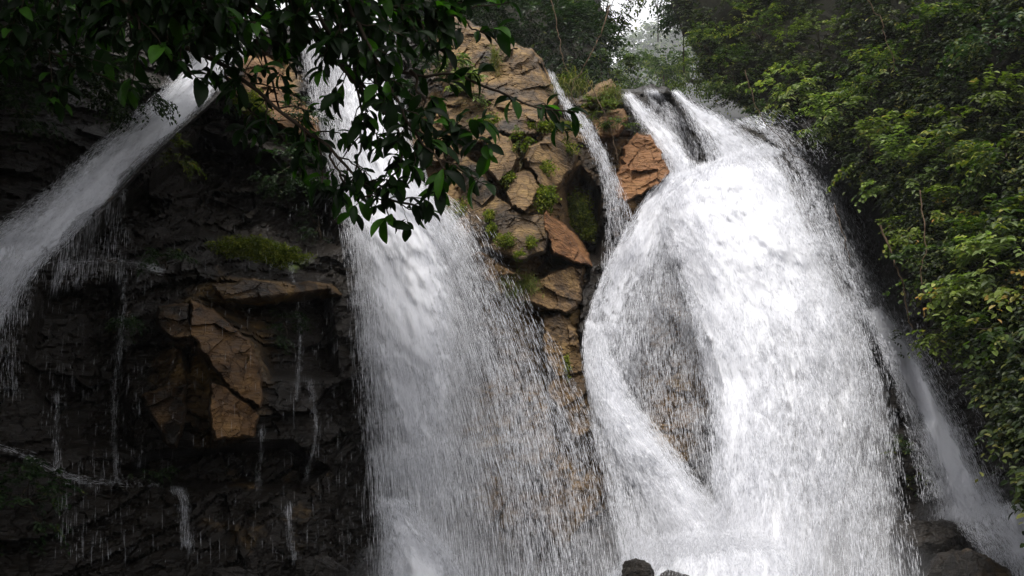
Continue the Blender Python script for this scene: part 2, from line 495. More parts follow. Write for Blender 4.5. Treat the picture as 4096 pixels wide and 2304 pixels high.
def full_d(u, v, amp=1.0):
    d = base_d(u, v)
    P = at(u, v, d)
    x = P[..., 0] + 1.2 * (fbm(P[..., 0] * .5, P[..., 2] * .5, 3) - .5); z = P[..., 2] + 1.2 * (fbm(P[..., 0] * .5 + 9, P[..., 2] * .5, 4) - .5)
    xr = x * .85 + z * .53; zr = (-x * .53 + z * .85) * 1.5       # bedding dips to the right
    a, _ = facets(xr, zr, 1.7, 11, .45, .42)
    b, _ = facets(xr + 3, zr + 1, .62, 21, .7, .5)
    c, _ = facets(xr, zr * 1.3, .24, 31, .8, .5)
    f = fbm(x * 3.5, z * 3.5, 5, 4) - .5
    return d - amp * (a * .62 + b * .5 + c * .45 + f * .16)


SKYLINE = [(-320, -70), (100, -40), (200, 0), (250, 24), (300, 26), (400, 26), (440, 20), (462, 22), (480, 34), (500, 44), (520, 48), (540, 58), (550, 76),
           (560, 90), (575, 98), (590, 93), (600, 90), (615, 92), (625, 92), (650, 91), (674, 92), (690, 98), (720, 118), (760, 128), (800, 120), (900, 80), (1320, 0)]

# material zones painted by place: dry ochre rock (r), moss (g), orange stain (b)
DRY = [(500, 60, 60, 50, .95), (470, 180, 60, 90, .9), (530, 180, 55, 80, .9), (530, 300, 45, 50, .85), (555, 350, 30, 60, .5), (215, 370, 60, 80, .46), (100, 330, 60, 100, .18), (250, 500, 90, 60, .25), (530, 430, 60, 130, .55), (450, 420, 60, 120, .3), (600, 80, 40, 20, .5),
       (640, 165, 30, 30, .8), (262, 85, 30, 30, .8), (675, 370, 36, 80, .72), (585, 450, 40, 80, .55), (460, 450, 80, 90, .12), (250, 290, 50, 14, .45), (590, 130, 30, 40, .5),
       (230, 540, 40, 20, .2), (380, 140, 80, 60, .2), (900, 400, 60, 100, .1)]
MOS = [(500, 128, 40, 6, .5), (521, 163, 5, 18, .5), (548, 200, 22, 8, .5), (560, 122, 26, 8, .55), (508, 180, 16, 5, .5), (480, 160, 8, 30, .35), (520, 218, 30, 4, .35), (500, 240, 30, 12, .3), (552, 300, 20, 5, .3), (250, 105, 26, 16, .6), (260, 250, 50, 14, .75), (290, 262, 40, 14, .7), (600, 110, 22, 20, .6), (470, 215, 24, 14, .4), (585, 215, 14, 26, .55), (560, 125, 30, 6, .7),
       (300, 200, 50, 50, .25), (530, 232, 20, 14, .2), (905, 460, 20, 60, .35), (885, 345, 12, 30, .4), (580, 360, 8, 40, .4), (900, 80, 300, 100, .5), (60, 480, 60, 40, .3), (280, 340, 20, 30, .35)]


def zones(u, v, extra=None):
    z = np.zeros(np.shape(u) + (3,))
    for cu, cv, ru, rv, a in DRY: z[..., 0] = np.maximum(z[..., 0], np.minimum(a * 1.7 * np.exp(-((u - cu) / ru) ** 2 - ((v - cv) / rv) ** 2), a))
    for cu, cv, ru, rv, a in MOS: z[..., 1] = np.maximum(z[..., 1], a * np.exp(-((u - cu) / ru) ** 2 - ((v - cv) / rv) ** 2))
    return z


cols = np.arange(-320, 1330, 1.9)
nb = 330
sk = np.interp(cols, [p[0] for p in SKYLINE], [p[1] for p in SKYLINE])
sk = sk + (fbm(cols * .06, cols * 0, 40, 4) - .5) * 8 + 2
t = np.linspace(0, 1, nb)[:, None]
VV = 760 + (sk[None, :] - 760) * t
UU = np.broadcast_to(cols[None, :], VV.shape)
DD = full_d(UU, VV)
P0 = at(UU, VV, DD)
# rows of the ground behind the brink
back = [P0]
top = P0[-1]
Zc = zones(UU, VV)
Zr = [Zc]
for k, (dy, dz) in enumerate([(.25, .02), (.8, .1), (1.8, .1), (3.5, .3), (6, .9), (10, 2.2)]):
    row = top + np.stack([0 * cols, dy + 0 * cols, dz + (fbm(cols * .03, cols * 0 + k, 44) - .5) * dy * .35], -1)
    back.append(row[None]); Zr.append(Zc[-1:] * [1, 0, 1] + [0, .35, 0])
P = np.concatenate(back); Zt = np.concatenate(Zr)
cliff = mesh_np("cliff", P.reshape(-1, 3), gridfaces(P.shape[0], P.shape[1]), M_ROCK, attrs={"zone": Zt.reshape(-1, 3)}, smooth=False)
props(cliff, "dark wet blocky cliff face behind all the falling water", kind="structure")


# ------------------------------------------------------------------ single rock blocks standing out of the face
def block(name, poly, offs, mat=M_ROCK, parent=None, zone=(.9, 0, 0), bevel=5, seed=1, rough=1.0, res=1.0, streak=0, label=None, base=None, back=.9, wig=3.4):
    poly = np.asarray(poly, float)
    if wig > 3: poly = poly.mean(0) + (poly - poly.mean(0)) * 1.06
    u0, v0 = poly.min(0) - 4; u1, v1 = poly.max(0) + 4
    uu = np.arange(u0, u1 + res, res); vv = np.arange(v0, v1 + res, res)
    U, V_ = np.meshgrid(uu, vv)
    wu = U + (fbm(U * .12, V_ * .12, seed + 60, 3) - .5) * 2 * wig; wv = V_ + (fbm(U * .12 + 7, V_ * .12, seed + 61, 3) - .5) * 2 * wig
    sd = polysd(wu, wv, poly)
    w = 1 / ((U[..., None] - poly[:, 0]) ** 2 + (V_[..., None] - poly[:, 1]) ** 2 + 30) ** 1.2
    off = (w * np.asarray(offs, float)).sum(-1) / w.sum(-1)
    bd = base(U, V_) if base else base_d(U, V_)
    p = at(U, V_, bd)
    x, z = p[..., 0], p[..., 2]
    xr = x * .85 + z * .53; zr = (-x * .53 + z * .85) * 1.5
    f1, _ = facets(xr + seed, zr, .75, seed + 70, .45, .12)
    f2, _ = facets(xr, zr + seed, .2, seed + 80, .6, .35)
    n = f1 * .7 + f2 * .28 + (fbm(x * 4, z * 4, seed + 90, 5) - .5) * .11
    prof = np.sqrt(np.clip(ss(sd, 0, bevel) * (1 + 0 * sd), 0, 1))
    Y = bd + back - (off + back + n * rough) * prof
    keep = (sd > -1.2)
    km = keep[:-1, :-1] & keep[1:, :-1] & keep[:-1, 1:] & keep[1:, 1:]
    Z = np.zeros(U.shape + (3,)); Z[...] = zone
    zz = zones(U, V_); Z[..., 1] = np.maximum(Z[..., 1], zz[..., 1])
    Fc = gridfaces(len(vv), len(uu), km)
    Vt, Fc, Zt = compact(at(U, V_, Y).reshape(-1, 3), Fc, Z.reshape(-1, 3))
    o = mesh_np(name, Vt, Fc, mat, parent, attrs={"zone": Zt}, smooth=False)
    if label: o['label'] = label
    return o


oc = empty("rock_outcrop", at(530, 330, 17))
props(oc, "big ochre and grey rock outcrop jutting out between the middle and right waterfalls", "rock outcrop")
block("block", [(454, 10), (471, 24), (483, 30), (492, 39), (512, 45), (533, 52), (543, 68), (552, 82), (560, 98), (545, 118), (500, 110), (470, 100), (446, 72), (440, 30)],
      [.5, .6, .6, .7, .7, .6, .5, .5, .5, .9, 1.0, .9, .6, .4], parent=oc, zone=(.56, .25, 0), seed=2, bevel=6, label="rough brown top block under the forest")
block("block", [(446, 72), (480, 92), (545, 108), (556, 124), (530, 140), (500, 136), (470, 150), (452, 130), (440, 100)], [.4, .9, .9, .6, .7, .8, .8, .6, .4], parent=oc, zone=(.56, .3, 0), seed=3, bevel=6)
block("block", [(494, 134), (509, 136), (520, 157), (516, 171), (499, 183), (484, 168), (484, 148)], [1.3, 1.2, 1.25, 1.3, 1.4, 1.3, 1.2], parent=oc, zone=(1.2, -.3, 0), seed=4, bevel=4, rough=.45, label="smooth tan block with a vertical face")
block("block", [(527, 148), (549, 132), (564, 140), (579, 153), (575, 170), (555, 192), (540, 188), (533, 177), (525, 161)], [1.2, 1.2, 1.1, .8, .9, 1.4, 1.4, 1.3, 1.2], parent=oc, zone=(.56, -.1, 0), seed=5, bevel=5, rough=.6, label="big greyish slab with a slanting lower edge")
block("block", [(515, 171), (530, 169), (542, 188), (536, 203), (525, 214), (510, 207), (505, 191)], [1.1, 1.1, 1.3, 1.5, 1.6, 1.4, 1.2], parent=oc, zone=(1.15, -.3, 0), seed=6, bevel=4, rough=.4)
block("block", [(456, 150), (484, 168), (502, 196), (527, 213), (546, 207), (549, 235), (548, 250), (520, 262), (500, 255), (478, 248), (458, 200)], [.5, .9, 1.0, 1.2, 1.6, 1.7, 1.6, 1.5, 1.3, .9, .4], parent=oc, zone=(.46, 0, 0), seed=7, bevel=6, rough=.8, label="dark grey domed block with moss tufts")
block("block", [(545, 207), (563, 222), (584, 242), (594, 266), (573, 264), (552, 254), (542, 228)], [1.9, 1.3, .9, .7, 1.3, 1.7, 1.8], parent=oc, zone=(.66, 0, .8), seed=8, bevel=4, rough=.8, label="rust orange wedge block")
block("block", [(533, 278), (553, 268), (571, 264), (586, 267), (584, 290), (578, 309), (567, 315), (542, 309), (505, 297)], [.9, 1.1, 1.2, .8, .8, .9, 1.2, 1.1, .5], parent=oc, zone=(.66, 0, .05), seed=9, bevel=5, rough=1.2, label="cracked brown block under the overhang")
block("block", [(540, 318), (562, 314), (578, 332), (590, 380), (596, 430), (570, 440), (545, 390)], [.7, .8, .7, .5, .4, .5, .6], parent=oc, zone=(.6, .1, 0), seed=10, bevel=6, rough=1.2)
block("block", [(466, 196), (478, 210), (484, 246), (505, 262), (530, 278), (500, 296), (470, 270), (446, 220)], [.5, .6, .8, 1.2, 1.2, .7, .4, .2], parent=oc, zone=(.6, 0, .15), seed=12, bevel=6)
block("block", [(578, 300), (588, 268), (600, 275), (598, 320), (586, 345), (576, 330)], [.5, .4, .3, .3, .4, .5], parent=oc, zone=(.1, .2, 0), seed=13, bevel=5)

kb = empty("rock_block", at(645, 175, 19.6))
props(kb, "angular orange brown rock block beside the upper left edge of the right waterfall", "rock")
block("block_face", [(637, 133), (650, 137), (664, 152), (671, 172), (662, 184), (640, 196), (622, 205), (614, 188), (623, 149)], [1.2, 1.2, 1.1, 1.0, 1.2, 1.0, .9, .9, 1.0], parent=kb, zone=(.8, .15, .75), seed=14, bevel=4, rough=.7)
block("lower_face", [(625, 192), (655, 178), (668, 178), (660, 200), (632, 232), (612, 240), (606, 215)], [.8, .9, .8, .4, .2, .2, .5], parent=kb, zone=(.3, .1, .3), seed=15, bevel=4)
o = block("boulder", [(584, 96), (598, 84), (611, 79), (616, 88), (606, 97), (592, 104)], [1.2, 1.2, 1.2, 1.1, 1.2, 1.2], zone=(1, 0, 0), seed=16, bevel=4, wig=1)
props(o, "pale brown stone on the brink between the thin stream and the right fall", "boulder")
o = block("boulder", [(588, 122), (606, 108), (626, 106), (630, 122), (618, 136), (600, 140)], [.8, .9, .9, .8, .9, .9], zone=(.8, .3, .3), seed=17, bevel=5)
props(o, "reddish brown rounded rock half grown over left of the upper right fall", "boulder")
o = block("boulder", [(622, 92), (650, 88), (668, 90), (682, 106), (700, 149), (706, 168), (686, 168), (668, 140), (644, 112), (622, 100)], [.2, .3, .2, .3, .3, .4, .4, .4, .3, .2], zone=(.12, .15, 0), seed=18, bevel=5)
props(o, "wet dark rock rib between the two bright rivulets atop the right fall", "rock")

ls = empty("rock_slab", at(210, 450, 14.3))
props(ls, "rust brown leaning rock slab in the dark left part of the cliff", "rock slab")
block("slab_face", [(189, 300), (214, 309), (250, 338), (263, 376), (260, 412), (226, 388), (207, 362), (190, 338)], [.9, .8, .9, .8, .9, 1.2, 1.2, 1.0], parent=ls, zone=(.52, .1, .3), seed=22, bevel=5, rough=.8)
block("slab_face", [(208, 378), (227, 386), (259, 412), (254, 438), (214, 440), (208, 410)], [1.2, 1.1, .8, 1.0, 1.3, 1.3], parent=ls, zone=(.54, 0, .35), seed=23, bevel=4, rough=.8)
block("slab_face", [(165, 386), (189, 383), (186, 421), (178, 449), (170, 448), (155, 427), (140, 396)], [.7, 1.1, 1.2, 1.3, 1.1, .8, .5], parent=ls, zone=(.4, .1, .25), seed=24, bevel=5)
block("slab_face", [(156, 306), (190, 302), (193, 340), (170, 340), (154, 326)], [.7, .9, .9, .8, .6], parent=ls, zone=(.42, .2, .2), seed=25, bevel=5)
o = block("rock_ledge", [(212, 284), (250, 278), (330, 282), (345, 296), (300, 304), (252, 306), (222, 300)], [.8, 1.0, .8, .6, .8, 1.0, .9], zone=(.42, .25, .1), seed=26, bevel=5)
props(o, "cracked brown ledge just below the moss bank on the left cliff", "rock ledge")
o = block("boulder", [(228, 78), (246, 56), (276, 60), (286, 84), (322, 118), (318, 140), (280, 128), (238, 112)], [.9, .9, .7, .8, .6, .6, .9, 1.0], zone=(1.0, .1, .35), seed=27, bevel=5, rough=.8)
props(o, "reddish brown rock between the left chute and the middle waterfall, partly mossy", "rock")
# the straight smooth rim of the left chute
rim = [(242, 68), (222, 84), (200, 106), (168, 134), (140, 162), (112, 192), (88, 214)]
lo = [(p[0] + 5, p[1] + 7) for p in rim]
o = block("rock_ledge", rim + lo[::-1], [1.85] * 14, zone=(.22, 0, 0), seed=28, bevel=3, rough=.15, wig=.5)
props(o, "long straight grey stone rim holding the left chute", "rock ledge")


# real boulders at the foot
def boulder(u, v, Y, rx, ry, rz, seed, label, zone=(.15, 0, 0), sink=.25, group=None):
    import bmesh
    bm = bmesh.new(); bmesh.ops.create_icosphere(bm, subdivisions=6, radius=1)
    V = np.array([q.co[:] for q in bm.verts]); Fc = np.array([[w.index for w in f.verts] for f in bm.faces]); bm.free()
    n = V.copy()
    # cut by random planes for a broken, angular stone
    r2 = np.random.default_rng(seed)
    s = np.ones(len(V))
    for k in range(26):
        d = r2.normal(size=3); d /= np.linalg.norm(d)
        c = r2.uniform(.58, .95)
        dd = n @ d
        s = np.minimum(s, np.where(dd > .05, c / np.maximum(dd, .05), 9))
    th = np.arctan2(n[:, 1], n[:, 0])
    s = s * (1 + .10 * (fbm(th * 3 + 20, n[:, 2] * 3 + 9, seed, 5) - .5)) + .17 * (fbm(n[:, 0] * 5 + 30, n[:, 2] * 5 + n[:, 1] * 5 + 30, seed + 5, 6) - .5)
    V = n * s[:, None] * [rx, ry, rz]
    c = at(u, v, Y)
    e = mesh_np("boulder", V, Fc, M_ROCK, attrs={"zone": np.tile(np.array(zone, float), (len(V), 1))}, smooth=False)
    e.location = tuple(c)
    props(e, label, "boulder", group)
    return e


boulder(985, 592, 12.6, .56, .6, .66, 3, "wet dark pointed boulder in the bottom right corner of the pool", (.34, 0, 0))  # lighter ochre mixed in here stands in for wet highlights on the facets
boulder(934, 552, 14.9, .72, .7, .72, 8, "broad dark wet boulder below the thin right side stream", (.1, .1, 0))
boulder(962, 584, 13.4, .5, .5, .5, 9, "low wet rock wedged just left of the pointed corner boulder", (.2, 0, 0))
boulder(638, 584, 13.6, .36, .34, .38, 5, "small rounded dark boulder at the foot of the right waterfall", (.15, 0, 0))
boulder(672, 590, 13.9, .42, .3, .34, 6, "low blurred rock in the splash under the right waterfall", (.2, 0, 0))
boulder(318, 580, 12.9, .55, .45, .42, 12, "black wet boulder left of the middle waterfall foot", (.05, 0, 0))
boulder(232, 592, 12.4, .5, .4, .38, 14, "low dark boulder near the bottom edge under the brown slab", (.1, 0, 0))

# ------------------------------------------------------------------ ground, pool
gx = np.linspace(-40, 40, 161); gy = np.linspace(-30, 17, 120)
GX, GY = np.meshgrid(gx, gy)
GZ = -.1 + .25 * fbm(GX * .35, GY * .35, 50, 4) + ss(np.abs(GX + .0), 7, 26) * 7 + .3 * ss(GY, 8, 16)
g = mesh_np("ground", np.stack([GX, GY, GZ], -1).reshape(-1, 3), gridfaces(120, 161), M_ROCK, attrs={"zone": np.tile([.35, .3, 0], (GX.size, 1))})
props(g, "rocky stream bed and banks", kind="structure")
gx = np.linspace(-8, 11, 90); gy = np.linspace(5, 16.5, 60); GX, GY = np.meshgrid(gx, gy)
GZ = .42 + .22 * ss(GY, 9, 15.5) + .08 * (fbm(GX * 2, GY * 2, 52, 4) - .5)
g = mesh_np("water", np.stack([GX, GY, GZ], -1).reshape(-1, 3), gridfaces(60, 90), M_POOL)
props(g, "churned pool water at the foot of the falls", kind="structure")

# ------------------------------------------------------------------ falling water


def ribbon_eval(st, s, t):
    """st: stations (uL,vL,uR,vR); t in 0..1 -> u, v by Catmull-Rom along the stations"""
    A = np.asarray(st, float); n = len(A)
    x = np.clip(t, 0, 1) * (n - 1); i = np.clip(x.astype(int), 0, n - 2); f = (x - i)[..., None]
    p0 = A[np.maximum(i - 1, 0)]; p1 = A[i]; p2 = A[i + 1]; p3 = A[np.minimum(i + 2, n - 1)]
    q = .5 * (2 * p1 + (-p0 + p2) * f + (2 * p0 - 5 * p1 + 4 * p2 - p3) * f ** 2 + (-p0 + 3 * p1 - 3 * p2 + p3) * f ** 3)
    return q[..., 0] * (1 - s) + q[..., 2] * s, q[..., 1] * (1 - s) + q[..., 3] * s


def table_eval(tab, s, t):
    tab = np.asarray(tab, float)
    r, c = tab.shape
    x = np.clip(s, 0, 1) * (c - 1); y = np.clip(t, 0, 1) * (r - 1)
    i = np.clip(x.astype(int), 0, c - 2); j = np.clip(y.astype(int), 0, r - 2)
    fx = x - i; fy = y - j
    return (tab[j, i] * (1 - fx) + tab[j, i + 1] * fx) * (1 - fy) + (tab[j + 1, i] * (1 - fx) + tab[j + 1, i + 1] * fx) * fy


def water_pos(st, s, t, off):
    u, v = ribbon_eval(st, s, t)
    return at(u, v, base_d(u, v) - off)


def flow_dims(st):
    A = np.asarray(st, float)
    L_ = np.hypot(np.diff((A[:, 0] + A[:, 2]) / 2), np.diff((A[:, 1] + A[:, 3]) / 2)).sum()
    W_ = np.hypot(A[:, 2] - A[:, 0], A[:, 3] - A[:, 1]).mean()
    return W_, L_


def sheet(name, st, tab, off, parent, seed=0, lump=.22, gain=1.0, bulge=.4, top=.02):
    W_, L_ = flow_dims(st)
    nc = int(max(8, W_ / 2)); nr = int(max(10, L_ / 2.2))
    S, T = np.meshgrid(np.linspace(0, 1, nc), np.linspace(0, 1, nr))
    edge = np.sin(np.pi * np.clip(S, 0, 1)) ** .6
    wm = S * W_ * .02; lm = T * L_ * .02
    n = (fbm(wm * 2.2 + seed, lm * 1.1, seed + 1, 4) - .5) * 2 * lump + (fbm(wm * 7 + seed, lm * 3, seed + 2, 3) - .5) * lump
    P = water_pos(st, S, T, off + bulge * edge * table_eval(tab, S, T) + n)
    de = table_eval(tab, S, T) * gain
    rag = (fbm(lm * 2.2 + seed, wm * .8, seed + 5, 4) - .5)
    eL = S * W_ + rag * min(30, W_ * .3); eR = (1 - S) * W_ + (fbm(lm * 2.2 + seed, wm * .8 + 9, seed + 6, 4) - .5) * min(36, W_ * .35)
    soft = min(16, W_ * .22)
    eT = T * L_ + (fbm(wm * 2.4, lm * .6 + seed, seed + 7, 4) - .5) * L_ * top * 1.2
    de = de * ss(eL, 0, soft) * ss(eR, 0, soft) * ss(eT, 0, L_ * top)
    uv = np.stack([wm + seed * 3.1, lm + seed * 1.7], -1)
    return mesh_np(name, P.reshape(-1, 3), gridfaces(nr, nc), M_FOAM, parent, attrs={"dens": de.ravel()}, uv=uv.reshape(-1, 2))


def drops(name, st, tab, off, parent, n, length=(.06, .16), width=(.008, .018), seed=0, thick=.5, clump=.6, spread=0.0, fall=.25, jit=.035, fine=1.0):
    r = np.random.default_rng(seed + 100)
    n = int(n * 1.7); width = (width[0] * .21, width[1] * .27); length = (length[0] * 1.25, length[1] * 1.5)
    W_, L_ = flow_dims(st)
    s = r.random(n * 5); t = r.random(n * 5)
    # wide stations get more drops
    A = np.asarray(st, float); wd = np.hypot(A[:, 2] - A[:, 0], A[:, 3] - A[:, 1]); wt = np.interp(t, np.linspace(0, 1, len(A)), wd) / wd.max()
    de = table_eval(tab, s, t)
    cl = fbm(s * W_ * .09 * fine, t * L_ * .035 * fine, seed + 3, 4)
    cl2 = fbm(s * W_ * .35 * fine, t * L_ * .09 * fine, seed + 4, 3)
    w = de * wt * ((1 - clump) + clump * ss(cl * .5 + cl2 * .5, .36, .62) * 1.6)
    keep = r.random(n * 5) < w
    s = s[keep][:n]; t = t[keep][:n]
    if spread: s = s + r.normal(size=len(s)) * spread
    d = off + (r.random(len(s)) ** 1.3) * thick
    P = water_pos(st, s, t, d)
    P2 = water_pos(st, s, np.clip(t + .01, 0, 1.0), d); P1 = water_pos(st, s, np.clip(t - .01, 0, 1.), d)
    D = P2 - P1; D /= np.linalg.norm(D, axis=1)[:, None] + 1e-9
    D = D + np.array([0, 0, -fall]) + r.normal(size=D.shape) * jit
    D /= np.linalg.norm(D, axis=1)[:, None]
    P = P + r.normal(size=P.shape) * .03
    k = r.random(len(s))
    ln = length[0] * .6 + (length[1] * 1.5 - length[0] * .6) * r.random(len(s)) ** 2.4
    wdt = width[0] + (width[1] - width[0]) * k ** 2
    ref = np.array([0, 1., 0])
    A_ = np.cross(D, ref); A_ /= np.linalg.norm(A_, axis=1)[:, None] + 1e-9
    B_ = np.cross(D, A_)
    h = ln[:, None] / 2
    vs = [P - D * h, P + D * h]
    for a in (0, 2.094, 4.189):
        vs.append(P + D * h * .25 + (A_ * math.cos(a) + B_ * math.sin(a)) * wdt[:, None])
    V = np.stack(vs, 1).reshape(-1, 3)
    b = (np.arange(len(s)) * 5)[:, None, None]
    f = np.array([[0, 2, 3], [0, 3, 4], [0, 4, 2], [1, 3, 2], [1, 4, 3], [1, 2, 4]])[None] + b
    o = mesh_np(name, V, f.reshape(-1, 3), M_DROP, parent)
    if parent is not None: o['kind'] = 'stuff'      # droplets nobody could count
    return o


DENS = 3.0


def nd(k): return int(k * DENS)


# middle waterfall
S_MID = [(296, 10, 392, 10), (300, 45, 396, 52), (308, 90, 402, 100), (320, 140, 414, 150), (336, 190, 436, 196), (347, 240, 470, 235), (355, 300, 502, 285), (362, 370, 540, 350),
         (370, 440, 572, 420), (376, 510, 600, 490), (382, 600, 625, 590)]
T_MID = [[.3, .6, .7, .8, .8, .4], [.3, .5, .65, .8, .8, .3], [.25, .4, .7, .85, .75, .3], [.2, .4, .8, .95, .85, .4], [.12, .7, 1, 1.05, 1, .4], [.25, .9, 1.1, 1, .6, .15], [.3, 1, 1.1, .8, .3, .08],
         [.35, 1, .92, .4, .09, .02], [.35, .85, .5, .17, .07, .02], [.42, .64, .3, .13, .08, .04], [.55, .66, .32, .16, .13, .07]]
wf = empty("waterfall", at(470, 580, 14.8))
props(wf, "wide grey white waterfall fanning out down the middle of the cliff", "waterfall")
sheet("water_curtain", S_MID, T_MID, .55, wf, 1)
sheet("water_curtain", S_MID, T_MID, .85, wf, 2, gain=.88)
drops("spray", S_MID, T_MID, .5, wf, nd(24000), (.12, .34), (.004, .012), 1, .9, .6, fall=.2, spread=.03)
S = [(400, 190, 440, 190), (430, 225, 485, 222), (450, 262, 515, 268), (470, 310, 550, 330), (490, 380, 585, 400), (500, 460, 620, 470), (510, 590, 640, 590)]
drops("side_spray", S, [[.6, .3, .06], [.55, .2, .03], [.45, .14, .02], [.35, .14, .03], [.3, .2, .1], [.3, .25, .15], [.3, .25, .2]], .7, wf, nd(4200), (.09, .2), (.006, .014), 2, .8, .4)
S = [(376, 500, 410, 500), (384, 530, 425, 525), (384, 560, 450, 552), (380, 600, 470, 590)]
T = [[.2, .6, .2], [.5, .9, .4], [.7, 1, .5], [.8, 1, .7]]
sheet("foam", S, T, 1.1, wf, 5); drops("foam_spray", S, T, 1.0, wf, nd(2500), (.04, .1), (.01, .02), 5, .5, .3, jit=.4)

# left chute
S_CH = [(205, 22, 268, 24), (182, 60, 240, 64), (152, 97, 208, 100), (118, 126, 166, 140), (82, 156, 128, 178), (50, 186, 98, 212), (20, 210, 66, 242), (-16, 230, 30, 278), (-60, 244, -10, 335)]
T_CH = [[.3, .8, 1, 1, 1], [.3, .8, 1, 1, 1], [.2, .8, 1, 1, 1], [.2, .75, 1, 1, 1], [.25, .75, 1, 1, 1], [.3, .75, 1, 1, 1], [.3, .7, .95, .95, .8], [.4, .8, .9, .9, .7], [.5, .8, .9, .8, .6]]
wf = empty("waterfall", at(40, 260, 13))
props(wf, "white chute sliding diagonally down the upper left behind the leaves", "waterfall")
sheet("water_curtain", S_CH, T_CH, 1.5, wf, 11, lump=.1, bulge=.15); sheet("water_curtain", S_CH, T_CH, 1.65, wf, 12, lump=.12, bulge=.15, gain=.9)
drops("spray", S_CH, T_CH, 1.4, wf, nd(9000), (.05, .12), (.007, .015), 11, .5, .4, fall=.05, jit=.15)
S = [(-60, 245, 56, 232), (-60, 290, 34, 285), (-60, 340, 28, 330), (-60, 400, 30, 395)]
T = [[1, 1, .4], [.9, .5, .1], [.4, .2, .03], [.1, .04, .0]]
sheet("water_curtain", S, T, 1.7, wf, 13, lump=.15, top=.15); drops("spray", S, T, 1.4, wf, nd(2500), (.06, .16), (.004, .008), 13, .6, .5)
S = [(52, 238, 126, 182), (54, 262, 128, 240), (50, 290, 132, 275)]
drops("drip_curtain", S, [[.9, .7, .5], [.6, .45, .3], [.2, .15, .1]], 1.3, wf, 700, (.08, .22), (.005, .010), 14, .1, .95, fall=1.2)

# right waterfall
wf = empty("waterfall", at(780, 580, 15.2))
props(wf, "tallest brightest waterfall bulging down the right side of the cliff", "waterfall")
S_L = [(622, 95, 632, 93), (634, 116, 652, 110), (650, 140, 676, 134), (664, 160, 692, 156), (668, 182, 704, 178)]
T_R = [[.6, .9, .8, .5], [.6, 1, .9, .6], [.6, 1, 1, .6], [.7, 1, 1, .8], [.8, 1, 1, 1]]
sheet("rivulet", S_L, T_R, .75, wf, 21, lump=.12, bulge=.1, gain=.8); drops("rivulet_spray", S_L, T_R, .75, wf, nd(1300), (.06, .16), (.008, .016), 21, .3, .5)
S_Rr = [(671, 91, 677, 91), (683, 110, 697, 104), (693, 130, 720, 116), (704, 150, 746, 132), (710, 172, 784, 152)]
sheet("rivulet", S_Rr, [[.6, 1, .9, .6], [.3, .9, 1, .6], [.2, .9, 1, .8], [.3, .9, 1, 1], [.7, 1, 1, 1]], .75, wf, 22, lump=.16, bulge=.2, gain=.8)
drops("rivulet_spray", S_Rr, [[.6, .9, .9, .6], [.6, .9, 1, .6], [.6, .9, 1, .8], [.6, .9, 1, 1], [.8, 1, 1, 1]], .75, wf, nd(2000), (.06, .14), (.008, .016), 22, .5, .5)
S_m = [(646, 91, 657, 90), (650, 104, 668, 102), (658, 124, 684, 120), (676, 150, 700, 148), (684, 170, 704, 170)]
drops("rivulet_spray", S_m, [[.4, 1, .4], [.3, .8, .3], [.2, .6, .4], [.3, .4, .3], [.5, .6, .5]], .45, wf, nd(750), (.06, .16), (.006, .013), 23, .25, .75)
S_B = [(680, 174, 768, 142), (664, 192, 796, 174), (660, 218, 817, 210), (670, 252, 838, 248), (684, 292, 858, 288), (697, 340, 878, 335), (707, 400, 892, 395), (711, 460, 900, 455), (712, 520, 912, 520), (690, 600, 926, 600)]
T_B = [[.8, 1, 1, 1, 1, .4], [1.05, 1.1, 1.1, 1.1, 1, .35], [1.05, 1.1, 1.1, 1.1, .95, .3], [1, 1.1, 1.1, 1.05, .9, .3], [1, 1.05, .95, .88, .8, .35], [1, .92, .78, .76, .72, .4], [1, .85, .68, .70, .64, .25],
       [.95, .78, .66, .66, .56, .22], [.95, .8, .7, .58, .48, .25], [1, .92, .8, .56, .44, .3]]
sheet("main_curtain", S_B, T_B, .7, wf, 24, lump=.15, bulge=.8, top=.08)
sheet("main_curtain", S_B, T_B, 1.0, wf, 25, lump=.18, bulge=.9, gain=.92, top=.1)
drops("main_spray", S_B, T_B, .8, wf, nd(27000), (.05, .15), (.008, .018), 24, 1.3, .9, fall=.3)
S_V = [(664, 176, 700, 172), (640, 206, 692, 208), (617, 246, 696, 252), (598, 288, 704, 300), (586, 330, 712, 350), (586, 365, 718, 400), (600, 410, 722, 450), (622, 462, 726, 500), (640, 520, 730, 550)]
T_V = [[.9, 1, 1, 1], [.9, .95, .85, .9], [.95, .8, .6, .8], [1, .62, .4, .6], [.95, .45, .24, .5], [.6, .28, .14, .35], [.3, .16, .1, .3], [.25, .14, .1, .3], [.3, .2, .15, .3]]
sheet("veil", S_V, T_V, .65, wf, 26, lump=.15, bulge=.3)
drops("veil_spray", S_V, T_V, .6, wf, nd(10500), (.07, .18), (.007, .015), 26, .6, .6, fall=.3)
S_N = [(586, 322, 600, 326), (584, 364, 616, 364), (592, 398, 632, 396), (606, 432, 654, 424), (626, 468, 682, 458), (650, 505, 708, 494), (672, 545, 732, 532), (690, 596, 752, 590)]
T_N = [[.6, 1, .9, .3], [.6, 1, 1, .4], [.6, 1, .95, .35], [.5, 1, .9, .3], [.5, .95, .9, .3], [.5, .95, .9, .4], [.6, .95, .95, .6], [.8, 1, 1, .8]]
sheet("side_stream", S_N, T_N, 1.1, wf, 27, lump=.22, bulge=.3, gain=.85, top=.14); sheet("side_stream", S_N, T_N, 1.3, wf, 28, lump=.2, bulge=.3, gain=.62, top=.14)
drops("side_stream_spray", S_N, T_N, 1.1, wf, nd(7000), (.06, .16), (.007, .015), 27, .6, .4, fall=.2)
S = [(586, 372, 612, 380), (594, 430, 645, 440), (606, 490, 676, 500), (620, 550, 700, 560), (630, 600, 720, 600)]
